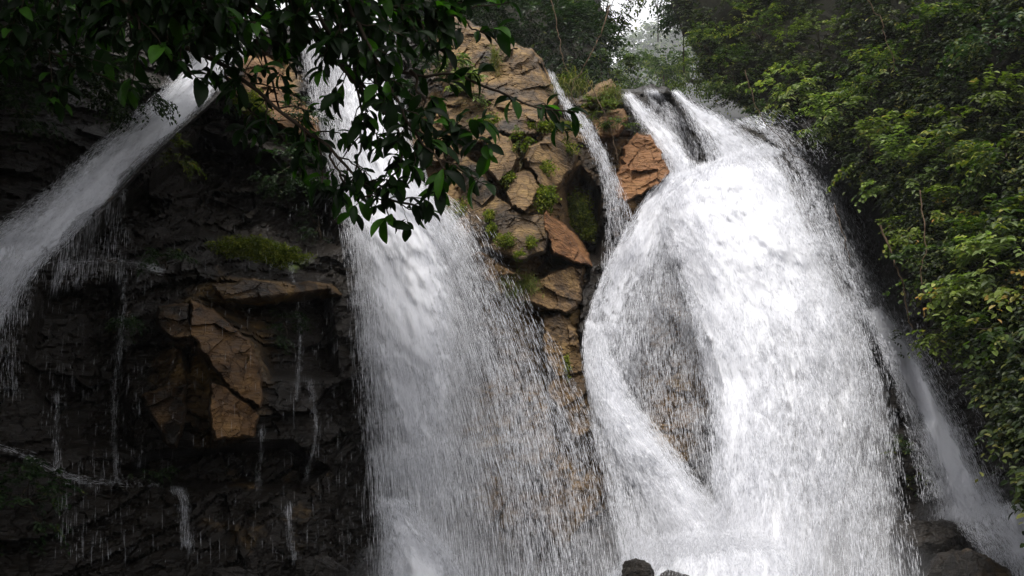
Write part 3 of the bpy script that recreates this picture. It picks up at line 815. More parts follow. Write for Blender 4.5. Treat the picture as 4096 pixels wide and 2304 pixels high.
drops("side_stream_spray", S, [[.5, .6, .5], [.3, .6, .6], [.3, .55, .6], [.3, .55, .6], [.4, .6, .7]], .9, wf, nd(6000), (.08, .2), (.006, .014), 29, .6, .5, fall=.4)
S_S = [(866, 312, 884, 306), (882, 345, 906, 336), (900, 385, 928, 372), (918, 425, 950, 412), (934, 465, 970, 452), (946, 500, 990, 494), (950, 520, 1004, 518)]
T_S = [[.4, 1, .9, .2], [.4, 1, 1, .3], [.4, 1, .95, .3], [.4, .95, .9, .3], [.45, .95, .9, .35], [.5, .9, .85, .4], [.5, .9, .8, .4]]
sheet("thin_side_stream", S_S, T_S, .8, wf, 31, lump=.06, bulge=.15); sheet("thin_side_stream", S_S, T_S, 1.0, wf, 35, lump=.06, bulge=.15)
drops("thin_side_spray", S_S, T_S, .7, wf, nd(8000), (.05, .13), (.005, .011), 31, .5, .6, fall=.1, spread=.16)
S_X = [(735, 122, 780, 108), (768, 138, 815, 126), (798, 172, 845, 158), (818, 214, 866, 204), (836, 256, 888, 248), (858, 300, 912, 292), (882, 350, 940, 345), (905, 420, 985, 405), (920, 500, 1010, 480)]
drops("outer_spray", S_X, [[.5, .14, .03, .01]] * 2 + [[.7, .22, .05, .01]] * 3 + [[.6, .2, .06, .01]] * 2 + [[.3, .12, .05, .02]] * 2, 1.2, wf, nd(6500), (.03, .10), (.006, .014), 32, 1.5, .6, fall=.3, jit=.25)
# splash where it lands
S = [(640, 535, 760, 530), (620, 562, 790, 556), (600, 600, 800, 600)]
T = [[.1, .4, .5, .5], [.4, .8, .9, .8], [.8, 1, 1, 1]]
sheet("foam", S, T, 1.9, wf, 33, lump=.15, top=.5); drops("foam_spray", S, T, 1.7, wf, nd(5000), (.03, .09), (.008, .016), 33, .8, .3, jit=.4)

# thin fall between
wf = empty("waterfall", at(610, 270, 18.5))
props(wf, "thin broken stream falling beside the orange block, between the two big falls", "waterfall")
S_T = [(549, 74, 553, 73), (557, 92, 562, 90), (565, 110, 572, 106), (576, 128, 590, 122), (592, 155, 603, 147), (601, 178, 614, 170), (606, 205, 626, 198), (606, 235, 634, 226), (602, 268, 638, 252)]
T_T = [[.7, 1, .6], [.6, .9, .6], [.6, .9, .7], [.5, 1, .8], [.4, .95, .6], [.4, .8, .5], [.35, .6, .4], [.3, .4, .3], [.2, .3, .3]]
sheet("water_curtain", S_T, T_T, .95, wf, 41, lump=.05, bulge=.1, gain=.4)
drops("spray", S_T, T_T, .9, wf, nd(900), (.07, .18), (.006, .013), 41, .3, .5, fall=.4, spread=.06)

# white rapids right bottom
S = [(950, 508, 1100, 500), (956, 524, 1100, 522), (975, 545, 1110, 548), (990, 566, 1120, 575), (998, 600, 1120, 610)]
T = [[.7, .85, .9, .9], [.5, .75, .8, .9], [.4, .85, .65, .8], [.4, .8, .75, .8], [.4, .8, .8, .8]]
wf = empty("rapids", at(1010, 560, 13.5))
props(wf, "foaming white rapids running in from the right edge past the corner boulder", "rapids")
sheet("foam", S, T, 1.6, wf, 51, lump=.16, bulge=.2, top=.3); drops("spray", S, T, 1.6, wf, nd(4500), (.03, .09), (.006, .012), 51, .4, .4, jit=.3)

# trickles over the dark left rock
TR = [([(116, 262), (124, 300), (120, 350), (114, 400), (116, 480)], 7, "thin trickle dropping from the dark shelf left of the rust brown slab", 700),
      ([(290, 245), (291, 268), (297, 300), (300, 345), (296, 400)], 5, "thin trickle down the dark rock just left of the middle waterfall", 500),
      ([(176, 488), (184, 505), (186, 530), (188, 545)], 12, "small stepped trickle over the low ledges under the rust brown slab", 650),
      ([(57, 395), (56, 430), (57, 470)], 5, "short faint trickle in the black recess at far left", 220),
      ([(262, 430), (260, 460), (258, 490)], 4, "short trickle at the lower right tip of the rust brown slab", 160),
      ([(288, 505), (290, 530), (294, 560)], 7, "small trickle over the rocks left of the middle waterfall foot", 300),
      ([(310, 380), (316, 430), (306, 480)], 6, "faint trickle under the left rim of the middle waterfall", 320)]
for k, (pts, w_, lab, n_) in enumerate(TR):
    st = [(p[0] - w_ / 2, p[1], p[0] + w_ / 2, p[1]) for p in pts]
    o = sheet("trickle", st, [[.1, .33, .1]] * 3, .5, None, 60 + k, lump=.02, bulge=.03)
    drops("spray", st, [[.5, 1, .5]] * 3, .45, o, int(n_ * .35), (.05, .14), (.003, .006), 60 + k, .15, .9, fall=.5)
    props(o, lab, "trickle", "trickles over the dark left cliff")
st = [(-10, 444, -8, 447), (30, 456, 32, 460), (66, 474, 68, 479), (100, 480, 101, 484), (160, 484, 161, 488)]
o = drops("trickle", st, [[1, .6, 1], [.5, .5, .5], [.2, 1, .2], [.6, .3, .6], [.2, .1, .2]], .7, None, 260, (.04, .10), (.004, .009), 70, .1, .5, fall=0)
props(o, "pale film of water running along the low ledge at bottom left", "trickle", "trickles over the dark left cliff")
st = [(60, 268, 60, 262), (90, 262, 90, 260), (130, 264, 130, 261), (160, 272, 160, 268)]
o = drops("trickle", st, [[1, 1, 1]] * 5, 1.2, None, 300, (.05, .12), (.005, .010), 71, .1, .3, fall=0)
props(o, "thin bright line of water along the shelf under the left chute", "trickle", "trickles over the dark left cliff")
S = [(40, 262, 330, 200), (40, 400, 345, 380), (60, 560, 370, 560)]
o = drops("water", S, [[1, .4, .2, .3, .8]] * 3, 1.0, None, 450, (.07, .2), (.004, .007), 72, .8, .2, fall=1)
props(o, "scattered falling drips in front of the dark left cliff", kind="stuff")

# ------------------------------------------------------------------ foliage generators
LEAF6 = (np.array([[0, 0, 0], [-.5, .3, .10], [-.42, .68, .07], [0, 1, -.08], [.42, .68, .07], [.5, .3, .10]], float),
         np.array([[0, 3, 2, 1], [0, 5, 4, 3]]))


def _broad():
    ts = [0, .12, .3, .5, .7, .87, 1.0]; w = [.03, .22, .42, .5, .46, .28, .02]
    V = []; Fc = []
    for i, (t_, ww) in enumerate(zip(ts, w)):
        z = .10 * math.sin(t_ * 2.6) - .12 * t_ * t_
        V += [[-ww, t_, z + ww * .22], [0, t_, z], [ww, t_, z + ww * .22]]
    for i in range(len(ts) - 1):
        b = i * 3
        Fc += [[b, b + 1, b + 4, b + 3], [b + 1, b + 2, b + 5, b + 4]]
    return np.array(V), np.array(Fc)


BROAD = _broad()


def place_leaves(pos, ax, nrm, size, wid, tpl=LEAF6, rnd=None, curl=None):
    """leaf template placed with its tip along ax and face normal near nrm"""
    ax = ax / (np.linalg.norm(ax, axis=1)[:, None] + 1e-9)
    sx = np.cross(ax, nrm); sx /= np.linalg.norm(sx, axis=1)[:, None] + 1e-9
    nn = np.cross(sx, ax)
    T, Fc = tpl
    V = pos[:, None] + (sx[:, None] * T[None, :, 0:1] * wid[:, None, None] + ax[:, None] * T[None, :, 1:2] + nn[:, None] * T[None, :, 2:3]) * size[:, None, None]
    k = len(T)
    F_ = Fc[None] + (np.arange(len(pos)) * k)[:, None, None]
    return V.reshape(-1, 3), F_.reshape(-1, 4), np.repeat(rnd, k)


def sprays(roots, dirs, r, length=.55, nleaf=9, leaf=.11, wid=.55, droop=.5, bias=0.0, tpl=LEAF6):
    """each root carries a small twig with paired leaves; returns V,F,rnd and the twig paths"""
    n = len(roots)
    ln = length * (.6 + .8 * r.random(n))
    dirs = dirs / (np.linalg.norm(dirs, axis=1)[:, None] + 1e-9)
    t = np.linspace(.15, 1, nleaf)[None, :, None]
    down = np.array([0, 0, -1.0])
    P = roots[:, None] + dirs[:, None] * (t * ln[:, None, None]) + down * (t ** 2 * droop * ln[:, None, None] * .8)
    T = dirs[:, None] + down * (2 * t * droop * .8)
    T = T / np.linalg.norm(T, axis=2)[..., None]
    side = np.cross(T, np.array([0, 0, 1.0])); side /= np.linalg.norm(side, axis=2)[..., None] + 1e-9
    sg = np.where(np.arange(nleaf) % 2 == 0, 1, -1)[None, :, None]
    ax = T * .55 + side * sg * .85 + down * .25 + r.normal(size=P.shape) * .18
    nr = np.broadcast_to(np.array([0, -.35, 1.0]), P.shape) + r.normal(size=P.shape) * .33
    size = leaf * (.6 + .7 * r.random((n, nleaf)))
    rn = np.clip(r.random((n, 1)) * .55 + r.random((n, nleaf)) * .5 + bias, 0, 1)
    V, Fc, rv = place_leaves(P.reshape(-1, 3), ax.reshape(-1, 3), nr.reshape(-1, 3), size.ravel(), np.full(n * nleaf, wid), tpl, rn.ravel())
    return V, Fc, rv


def crown_points(c, rad, n, r, shell=.55, bottom=-.6):
    """points spread through an ellipsoid, clumped"""
    c = np.asarray(c, float); rad = np.asarray(rad, float)
    m = max(4, n // 14)
    d = r.normal(size=(m, 3)); d /= np.linalg.norm(d, axis=1)[:, None]; d[:, 2] = np.maximum(d[:, 2], bottom)
    cc = d * (shell + (1 - shell) * r.random((m, 1)))
    i = r.integers(0, m, n)
    q = cc[i] + r.normal(size=(n, 3)) * .17 * np.array([1.2, 1.2, .55])
    dirn = q + np.array([0, -.25, .15]) + r.normal(size=(n, 3)) * .35
    return c + q * rad, dirn


def plant(name, c, rad, n, mat, label, cat, seed, leaf=.11, length=.5, nleaf=8, droop=.5, group=None, stem=None, wid=.55, bias=0., bark=M_BARK, bottom=-.6):
    r = np.random.default_rng(seed)
    c = np.asarray(c, float)
    base = c + np.array([0, .3, -rad[2]]) if stem is None else np.asarray(stem, float)
    e = empty(name, base)
    props(e, label, cat, group)
    P, D = crown_points(c, rad, n, r, bottom=bottom)
    V, Fc, rn = sprays(P, D, r, length, nleaf, leaf, wid, droop, bias)
    mesh_np("crown" if name == "tree" else "leaves", V, Fc, mat, e, attrs={"rnd": rn}, smooth=False)
    paths = []
    rt = max(.02, rad[2] * .05)
    midp = c + np.array([0, .15, -rad[2] * .2])
    paths.append((smooth_path([base, base * .5 + midp * .5 + r.normal(size=3) * .12, midp], 8), np.linspace(rt, rt * .5, 8)))
    for k in range(10):
        e_ = P[r.integers(0, len(P))]
        paths.append((smooth_path([base * .4 + midp * .6, (midp + e_) / 2 + r.normal(size=3) * .08 * rad[0], e_], 6), np.linspace(rt * .45, rt * .12, 6)))
    V, Fc = tube(paths, 5)
    mesh_np("trunk" if name == "tree" else "stem", V, Fc, bark, e)
    return e


# ------------------------------------------------------------------ right hillside wall
UB_V = [-300, 0, 20, 45, 70, 90, 130, 150, 190, 240, 300, 400, 500, 600, 760]
UB_U = [655, 672, 680, 690, 700, 712, 776, 826, 878, 908, 934, 980, 1024, 1080, 1150]


def hill_d(u, v):
    y = np.interp(u, [640, 700, 800, 900, 1024, 1200, 1500], [27, 24, 19.5, 15.5, 12.2, 9.5, 7.5])
    y = y + (300 - v) * .011 * np.interp(u, [640, 900, 1200], [.8, 1, .7])
    P = at(u, v, y)
    return y - 1.3 * (fbm(P[..., 0] * .45 + P[..., 1] * .4, P[..., 2] * .6, 61, 4) - .5)


rows = np.arange(-300, 760, 5.0)
nc = 190
UB = np.interp(rows, UB_V, UB_U) + (fbm(rows * .05, rows * 0, 62) - .5) * 14
HV = np.repeat(rows[:, None], nc, 1)
k = np.linspace(0, 1, nc)[None, :] ** 1.3
HU = UB[:, None] + (1500 - UB[:, None]) * k
HP = at(HU, HV, hill_d(HU, HV))
curl = []
for j in range(7, 0, -1):
    q = HP[:, 0].copy(); q = (q - [0, 0, CAMZ]) * (1 + .22 * (j / 7) ** .8) + [0, 0, CAMZ]; q[:, 0] += .45 * (j / 7) ** .5
    curl.append(q[:, None])
HPa = np.concatenate(curl + [HP], 1)
Zh = np.tile([.1, .55, 0], (HPa.shape[0] * HPa.shape[1], 1))
hill = mesh_np("hillside", HPa.reshape(-1, 3), gridfaces(HPa.shape[0], HPa.shape[1]), M_SOIL, attrs={"zone": Zh}, smooth=False)
props(hill, "steep overgrown gorge side on the right", kind="structure")

# low creeping cover on it
r = np.random.default_rng(5)
n = 14000
v_ = r.uniform(-120, 600, n * 2); u_ = np.interp(v_, UB_V, UB_U) + (1150 - np.interp(v_, UB_V, UB_U)) * r.random(n * 2)
cl = fbm(u_ * .03, v_ * .03, 63, 4)
ne = 900; ve = r.uniform(-60, 330, ne); u_[:ne] = np.interp(ve, UB_V, UB_U) + np.abs(r.normal(size=ne)) * 16; v_[:ne] = ve; cl[:ne] = .7
kp = r.random(n * 2) < ss(cl, .3, .55) * np.where(v_ > 330, .35, 1)
u_ = u_[kp][:n]; v_ = v_[kp][:n]
P = at(u_, v_, hill_d(u_, v_) - .12)
D = np.tile([-.35, -.9, .25], (len(P), 1)) + r.normal(size=P.shape) * .4
V, Fc, rn = sprays(P, D, r, .42, 9, .095, .6, .7)
o = mesh_np("ground_cover", V, Fc, M_COVER, attrs={"rnd": rn}, smooth=False)
props(o, "dark creepers and small leaves covering the right gorge side", kind="stuff")

RP = [  # u, v, rx, rz (px), n, material, leaf, label
    (792, 92, 30, 24, 110, M_LEAFP, .13, .1, "pale green shrub with drooping leaf pairs above the spray of the right fall"),
    (838, 118, 34, 18, 110, M_LEAFP, .12, .0, "pale leafy shrub hanging over the dark hollow beside the right fall"),
    (872, 150, 36, 20, 120, M_LEAFY, .11, -.05, "yellow green shrub fringing the top edge of the dark hollow"),
    (910, 172, 32, 22, 110, M_LEAFP, .12, -.1, "grey green shrub on the rim where the dark hollow turns downward"),
    (930, 218, 34, 20, 120, M_LEAFY, .10, .0, "bright small leaved shrub at the lower right rim of the dark hollow"),
    (975, 110, 44, 22, 110, M_LEAFY, .10, -.1, "loose yellow green shrub high on the right gorge side"),
    (1000, 235, 34, 26, 120, M_LEAF, .11, .1, "dense mid green shrub near the right edge at mid height"),
    (1002, 262, 34, 26, 130, M_LEAFP, .12, .1, "large leaved light green shrub sticking out at the right edge"),
    (985, 290, 30, 18, 90, M_LEAFY, .12, .15, "sunlit yellow green sprig reaching left near the right edge"),
    (950, 318, 26, 30, 80, M_LEAFY, .10, -.1, "hanging yellowish shrub above the lower right shade"),
    (930, 268, 24, 16, 60, M_LEAF, .11, 0, "small shrub on the bank just right of the outer spray"),
    (1012, 326, 22, 22, 70, M_LEAF, .11, 0, "dangling mid green shrub low at the right edge"),
    (820, 45, 44, 30, 160, M_LEAFY, .09, -.15, "small leaved yellow green bush high above the right fall"),
    (880, 75, 48, 30, 160, M_LEAF, .10, .1, "wide creeper covered bush in the middle of the right gorge side"),
    (930, 35, 50, 26, 150, M_LEAF, .10, .05, "green bush near the top edge right of centre gorge side"),
    (1000, 30, 40, 30, 120, M_LEAFD, .11, .2, "dark bush in the top right corner"),
    (760, 30, 34, 34, 170, M_LEAF, .09, .15, "mid green bush at the top, left of the yellowish bushes"),
    (735, 75, 30, 26, 160, M_LEAF, .09, 0, "dark green bush directly above the outer lip of the right fall"),
    (712, 48, 24, 26, 150, M_LEAF, .10, .1, "bushy green tree crown beside the bright sky gap"),
    (722, 100, 24, 12, 100, M_LEAF, .08, .05, "low shrub line just above the right rivulet"),
    (690, 76, 20, 14, 110, M_LEAFY, .09, -.1, "light green bush on the slope below the sky gap"),
    (770, 112, 24, 12, 90, M_LEAFD, .09, .25, "dark low shrub behind the topmost spray of the right fall"),
    (1010, 150, 30, 20, 80, M_LEAF, .11, .1, "mid green shrub near the right edge under the top corner bush"),
    (948, 150, 30, 18, 80, M_LEAF, .10, .2, "round leaved creeper clump left of the right edge shrubs"),
    (890, 350, 10, 14, 26, M_LEAF, .07, .1, "small fern tuft between the right fall and the thin side stream"),
    (905, 462, 12, 24, 40, M_LEAFD, .07, .3, "dark wet plants on the rock left of the thin side stream"),
]
for i, (u, v, ru, rv, n, mt, lf, bi, lab) in enumerate(RP):
    if u < 906 and v > 340:
        Y = float(base_d(np.array(u * 1.), np.array(v * 1.))) - .5
    else:
        Y = float(hill_d(np.array(u * 1.), np.array(v * 1.))) - .55
    k = Y / F
    rad = (ru * k * 1.05, .55 + .01 * ru, rv * k * 1.05)
    plant("shrub", at(u, v, Y), rad, int(n * 1.15), mt, lab, "shrub", 200 + i, leaf=lf * 1.05, length=.42 if lf > .1 else .36, nleaf=8, droop=.55, group="shrubs on the right gorge side", bias=bi, stem=at(u + 3, v + rv * .4, Y + .7))

# ------------------------------------------------------------------ forest behind the brink
BT = [  # u, v, Y, rx, rz(px), n, mat, label
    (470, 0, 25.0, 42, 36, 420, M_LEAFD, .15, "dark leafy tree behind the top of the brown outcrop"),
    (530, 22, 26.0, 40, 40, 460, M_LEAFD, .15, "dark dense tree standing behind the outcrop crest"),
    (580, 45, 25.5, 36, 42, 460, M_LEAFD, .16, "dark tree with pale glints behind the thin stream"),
    (602, 0, 27, 34, 34, 360, M_LEAF, .15, "brighter tree whose twigs overhang the left of the sky gap"),
    (614, 66, 30, 16, 24, 200, M_LEAF, .14, "slim tree at the left rim of the misty gap"),
    (658, -12, 31, 34, 14, 220, M_LEAF, .14, "tree whose low twigs close the sky gap from above"),
    (684, 10, 29, 20, 22, 240, M_LEAFD, .15, "dark tree right of the sky gap near the top"),
    (664, 66, 40, 26, 22, 300, M_LEAF, .18, "mid green bushy tree below the sky gap"),
    (634, 74, 46, 26, 18, 260, M_LEAF, .2, "misty low tree at the bottom of the gap"),
    (668, 42, 60, 30, 24, 260, M_LEAF, .3, "rounded hazy tree showing under the small right patch of sky"),
    (640, 60, 75, 26, 34, 300, M_LEAF, .34, "faint grey tree farthest back in the misty gap"),
]
for i, (u, v, Y, ru, rv, n, mt, lf, lab) in enumerate(BT):
    k = Y / F
    plant("tree", at(u, v, Y), (ru * k, ru * k * .7, rv * k), n, mt, lab, "tree", 300 + i, leaf=lf, length=lf * 4, nleaf=9, droop=.45, group="trees behind the brink", stem=at(u, v + rv + 40, Y + .5), bottom=-1)
# wooded ground that climbs behind them
for nm, lab, pts, Yb, zo in (("hillside", "dark wooded slope behind the outcrop", [(380, -150), (560, -150), (600, -60), (604, 0), (612, 50), (616, 100), (380, 110)], 29, (.05, .5, 0)),
                             ("hills", "misty wooded rise in the gap", [(560, 120), (600, 70), (632, 52), (650, 46), (668, 30), (690, 24), (760, 10), (760, 130)], 88, (.05, .7, 0))):
    uu = np.arange(370, 770, 3.); vv = np.arange(-150, 130, 3.)
    U, V_ = np.meshgrid(uu, vv)
    sd = polysd(U + (fbm(U * .08, V_ * .08, 66) - .5) * 16, V_, pts)
    Y = Yb + 3 * (fbm(U * .05, V_ * .05, 67) - .5) + 3 * (1 - ss(sd, 0, 14)) + (110 - V_) * .02 * Yb * .1
    kk = sd > 0
    km = kk[:-1, :-1] & kk[1:, 1:] & kk[1:, :-1] & kk[:-1, 1:]
    Fc = gridfaces(len(vv), len(uu), km)
    Vt, Fc = compact(at(U, V_, Y).reshape(-1, 3), Fc)
    o = mesh_np(nm, Vt, Fc, M_SOIL, attrs={"zone": np.tile(np.array(zo), (len(Vt), 1))}, smooth=False)
    props(o, lab, kind="structure")

# ------------------------------------------------------------------ plants on the outcrop and left cliff
OP = [(492, 122, 14, 6, 40, M_MOSS, .05, .9, "yellow green fern fringe above the smooth tan block"),
      (522, 138, 6, 12, 34, M_LEAFY, .07, 1.3, "fern hanging in the cleft between the tan block and the grey slab"),
      (548, 126, 22, 5, 70, M_MOSS, .06, 1.2, "mossy fern fringe along the top of the grey slab"),
      (508, 178, 8, 8, 40, M_MOSS, .05, 1.35, "moss and ferns between the two tan blocks"),
      (546, 198, 9, 10, 60, M_MOSS, .06, 1.7, "bright yellow green fern clump under the grey slab"),
      (578, 212, 13, 18, 110, M_MOSS, .06, .6, "mossy shrub in the recess under the grey slab"),
      (589, 232, 8, 10, 60, M_MOSS, .05, .5, "round moss cushion above the tip of the orange wedge"),
      (489, 216, 4.5, 5, 40, M_MOSS, .035, 1.4, "upper moss tuft on the left of the dark grey dome"),
      (492, 229, 4.5, 5.5, 40, M_MOSS, .035, 1.4, "second moss tuft on the dark grey dome, under the upper one"),
      (507, 241, 9, 5.5, 60, M_MOSS, .035, 1.6, "wide moss tuft at the lower left of the dark grey dome"),
      (531, 243, 5, 5, 40, M_MOSS, .035, 1.75, "small moss tuft at the lower right of the dark grey dome"),
      (520, 256, 5, 5, 40, M_MOSS, .035, 1.6, "lowest moss tuft just above the overhang"),
      (520, 288, 16, 10, 90, M_GRASS, .08, .9, "grassy tuft hanging under the overhang beside the middle fall"),
      (570, 88, 18, 10, 60, M_GRASS, .12, .9, "grass and ferns at the head of the thin stream"),
      (600, 112, 16, 16, 110, M_LEAFY, .07, .9, "ferny shrub on the brown rock left of the upper right fall"),
      (610, 98, 12, 8, 60, M_GRASS, .09, 1.3, "grassy green tuft on the brink above the orange block"),
      (618, 130, 14, 14, 80, M_LEAF, .07, 1.0, "dark green fern shrub directly above the orange block"),
      (470, 95, 16, 14, 60, M_LEAFP, .11, 1.0, "broad leaved pale plant on the outcrop behind the branch tips"),
      (452, 60, 12, 22, 60, M_LEAFP, .13, .9, "light green climber left of the outcrop crest"),
      (495, 62, 5, 14, 30, M_GRASS, .09, .8, "narrow hanging grass strip on the outcrop crest"),
      (565, 148, 12, 8, 30, M_MOSS, .05, 1.1, "thin moss patch on the right shoulder of the grey slab"),
      (465, 212, 18, 10, 60, M_MOSS, .05, .6, "olive moss patch by the right edge of the middle fall"),
      (545, 168, 9, 6, 26, M_MOSS, .05, 1.45, "small dark moss tuft in the middle of the grey slab"),
      (566, 366, 4, 10, 20, M_MOSS, .05, .8, "small moss streak on the rock between the two big falls"),
      (252, 104, 15, 12, 120, M_MOSS, .05, 1.2, "thick moss cushion on the reddish rock under the branches"),
      (245, 248, 30, 9, 170, M_MOSS, .05, .9, "long mossy bank above the cracked brown ledge on the left cliff"),
      (282, 256, 22, 9, 120, M_MOSS, .05, .8, "right end of the mossy bank, greener and rounder"),
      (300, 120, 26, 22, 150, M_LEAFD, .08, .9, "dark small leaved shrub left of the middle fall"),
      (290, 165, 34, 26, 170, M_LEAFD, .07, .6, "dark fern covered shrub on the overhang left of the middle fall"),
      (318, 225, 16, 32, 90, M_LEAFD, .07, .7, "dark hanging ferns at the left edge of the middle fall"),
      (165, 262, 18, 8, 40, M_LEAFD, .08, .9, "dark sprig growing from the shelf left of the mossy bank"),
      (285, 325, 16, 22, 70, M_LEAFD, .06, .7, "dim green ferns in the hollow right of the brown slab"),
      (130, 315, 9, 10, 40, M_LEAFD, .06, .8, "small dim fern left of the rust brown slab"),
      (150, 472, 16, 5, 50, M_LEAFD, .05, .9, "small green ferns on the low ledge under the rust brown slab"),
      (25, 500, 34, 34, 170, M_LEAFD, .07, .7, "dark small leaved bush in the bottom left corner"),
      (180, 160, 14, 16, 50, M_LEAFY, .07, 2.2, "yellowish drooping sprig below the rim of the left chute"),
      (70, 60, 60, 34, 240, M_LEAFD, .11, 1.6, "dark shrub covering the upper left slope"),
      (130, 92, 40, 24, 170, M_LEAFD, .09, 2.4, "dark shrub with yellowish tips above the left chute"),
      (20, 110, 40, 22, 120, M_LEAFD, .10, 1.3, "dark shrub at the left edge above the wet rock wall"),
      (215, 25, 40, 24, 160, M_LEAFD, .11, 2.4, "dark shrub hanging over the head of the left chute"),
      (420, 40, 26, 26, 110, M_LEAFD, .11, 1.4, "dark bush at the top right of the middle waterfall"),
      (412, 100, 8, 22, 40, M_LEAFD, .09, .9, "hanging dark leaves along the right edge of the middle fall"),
      ]
for i, (u, v, ru, rv, n, mt, lf, off, lab) in enumerate(OP):
    Y = float(base_d(np.array(u * 1.), np.array(v * 1.))) - off
    k = Y / F
    nm = "moss_cushion" if mt is M_MOSS else ("grass_tuft" if mt is M_GRASS else ("fern" if "fern" in lab else "shrub"))
    if nm == "moss_cushion":
        # moss hugs the rock: many tiny leaflets on a low dome
        r = np.random.default_rng(400 + i)
        m = int(n * 26)
        a = r.normal(size=(m, 2)) * .5
        a = a[np.hypot(a[:, 0], a[:, 1]) < 1.15]
        wob = .45 + 1.3 * fbm(np.arctan2(a[:, 1], a[:, 0]) * 2.2 + 9, a[:, 0] * 0 + i * 7.3, 77, 3)
        uu = u + a[:, 0] * ru * 1.1 * wob; vv = v + a[:, 1] * rv * 1.1 * wob
        h = np.clip(1 - (a ** 2).sum(1), 0, 1) * min(ru, rv) * k * .6
        P = at(uu, vv, Y + .22 - h + .05 * r.normal(size=len(a)))
        ax = r.normal(size=P.shape) + [0, -.6, -.2]; nr = np.tile([0, -.6, .8], (len(P), 1)) + r.normal(size=P.shape) * .5
        V, Fc, rn = place_leaves(P, ax, nr, lf * (.6 + .8 * r.random(len(P))), np.full(len(P), .6), LEAF6, np.clip(.5 * fbm(uu * .3, vv * .3, 78, 2) * 1.2 + .5 * r.random(len(P)), 0, 1))
        o = mesh_np("moss_cushion", V, Fc, mt, attrs={"rnd": rn}, smooth=False)
        props(o, lab, "moss", "moss cushions and mats on the rocks")
    elif nm == "grass_tuft":
        r = np.random.default_rng(400 + i)
        m = n * 7
        uu = u + r.normal(size=m) * ru * .5; vv = v + r.normal(size=m) * rv * .5
        P = at(uu, vv, Y + .1 * r.random(m))
        ax = np.tile([0, -.6, .1], (m, 1)) + r.normal(size=P.shape) * .6; nr = np.tile([0, -.5, 1.], (m, 1)) + r.normal(size=P.shape) * .2
        # bent blade: template longer and narrow
        bl = (np.array([[-.5, 0, 0], [.5, 0, 0], [-.4, .4, .22], [.4, .4, .22], [-.25, .75, .1], [.25, .75, .1], [0, 1, -.25], [0, 1.0, -.25]], float), np.array([[0, 1, 3, 2], [2, 3, 5, 4], [4, 5, 7, 6]]))
        V, Fc, rn = place_leaves(P, ax, nr, lf * 4 * (.5 + .8 * r.random(m)), np.full(m, .035), bl, r.random(m))
        o = mesh_np("grass_tuft", V, Fc, mt, attrs={"rnd": rn}, smooth=False)
        props(o, lab, "grass tuft", "grass tufts on the rocks")
    else:
        cat = "fern" if nm == "fern" else "shrub"
        plant(nm, at(u, v, Y), (ru * k, .35 + .008 * ru, rv * k), n, mt, lab, cat, 400 + i, leaf=lf, length=lf * 3.2, nleaf=8, droop=.7, group=f"{cat}s on the cliff", wid=.5, stem=at(u, v - rv * .3, Y + .5), bottom=-1)

# ------------------------------------------------------------------ lianas
LI = [([(550, -5), (556, 20), (562, 55), (570, 75)], 24.0, .022, "pale hanging liana behind the thin stream"),
      ([(610, 5), (602, 30), (590, 55), (580, 72)], 24.0, .03, "slanting pale liana left of the sky gap"),
      ([(582, 72), (574, 82), (572, 96), (580, 110), (586, 120)], 20.0, .02, "looped brown root hanging over the outcrop's right shoulder"),
      ([(588, 80), (600, 105), (612, 135), (618, 165)], 19.6, .015, "long thin hanging root beside the orange block"),
      ([(866, -5), (880, 20), (890, 48), (896, 70)], 14.9, .011, "pale bare stem crossing the top of the right gorge side"),
      ([(745, 70), (752, 95), (765, 120), (790, 150), (810, 165)], 18.0, .011, "thin stem slanting down from the bush above the right fall"),
      ([(920, 190), (925, 240), (922, 280), (935, 310), (960, 325)], 13.8, .012, "thin vine looping down through the dark hollow at right"),
      ([(835, 205), (842, 230), (850, 262)], 17.0, .012, "short brown twig hanging in the dark hollow"),
      ([(880, 225), (895, 262), (905, 300), (912, 330)], 14.6, .02, "dark woody root slanting down the shaded bank at right"),
      ]
for i, (pts, Y, rr, lab) in enumerate(LI):
    P3 = [at(p[0], p[1], Y) for p in pts]
    V, Fc = tube([(smooth_path(P3, 26, .06, 90 + i), np.linspace(rr, rr * .5, 26))], 6)
    o = mesh_np("liana", V, Fc, M_LIANA)
    props(o, lab, "liana", "lianas and hanging roots")

# ------------------------------------------------------------------ the near tree whose branches hang into the view
tr = empty("tree", (-4.2, 1.2, 0))
props(tr, "near tree with large dark leaves overhanging the top left of the view", "tree")
V, Fc = tube([(smooth_path([(-4.2, 1.2, -.3), (-4.1, 1.3, 1.6), (-3.9, 1.8, 3.6), (-3.4, 2.2, 5.4), (-2.6, 2.6, 7.4)], 24, .05, 3), np.linspace(.17, .06, 24))], 12)
mesh_np("trunk", V, Fc, M_BARK, tr)

r = np.random.default_rng(77)


def leaf_whorl(P, T, r, n, size, spread=.9):
    """n broad leaves round a twig tip P whose direction is T"""
    T = T / np.linalg.norm(T)
    ref = np.array([0, 0, 1.]) if abs(T[2]) < .85 else np.array([1., 0, 0])
    A = np.cross(T, ref); A /= np.linalg.norm(A); B = np.cross(T, A)
    out = []
    for j in range(n):
        a = 2 * math.pi * j / n + r.normal() * .35
        ax = T * (.25 + .5 * r.random()) + (A * math.cos(a) + B * math.sin(a)) * spread + np.array([0, 0, -.25 - .6 * r.random()]) + r.normal(size=3) * .12
        out.append((P - T * r.random() * .05, ax, np.array([0, -.75, .8]) + r.normal(size=3) * .45, size * (.5 + .85 * r.random())))
    return out


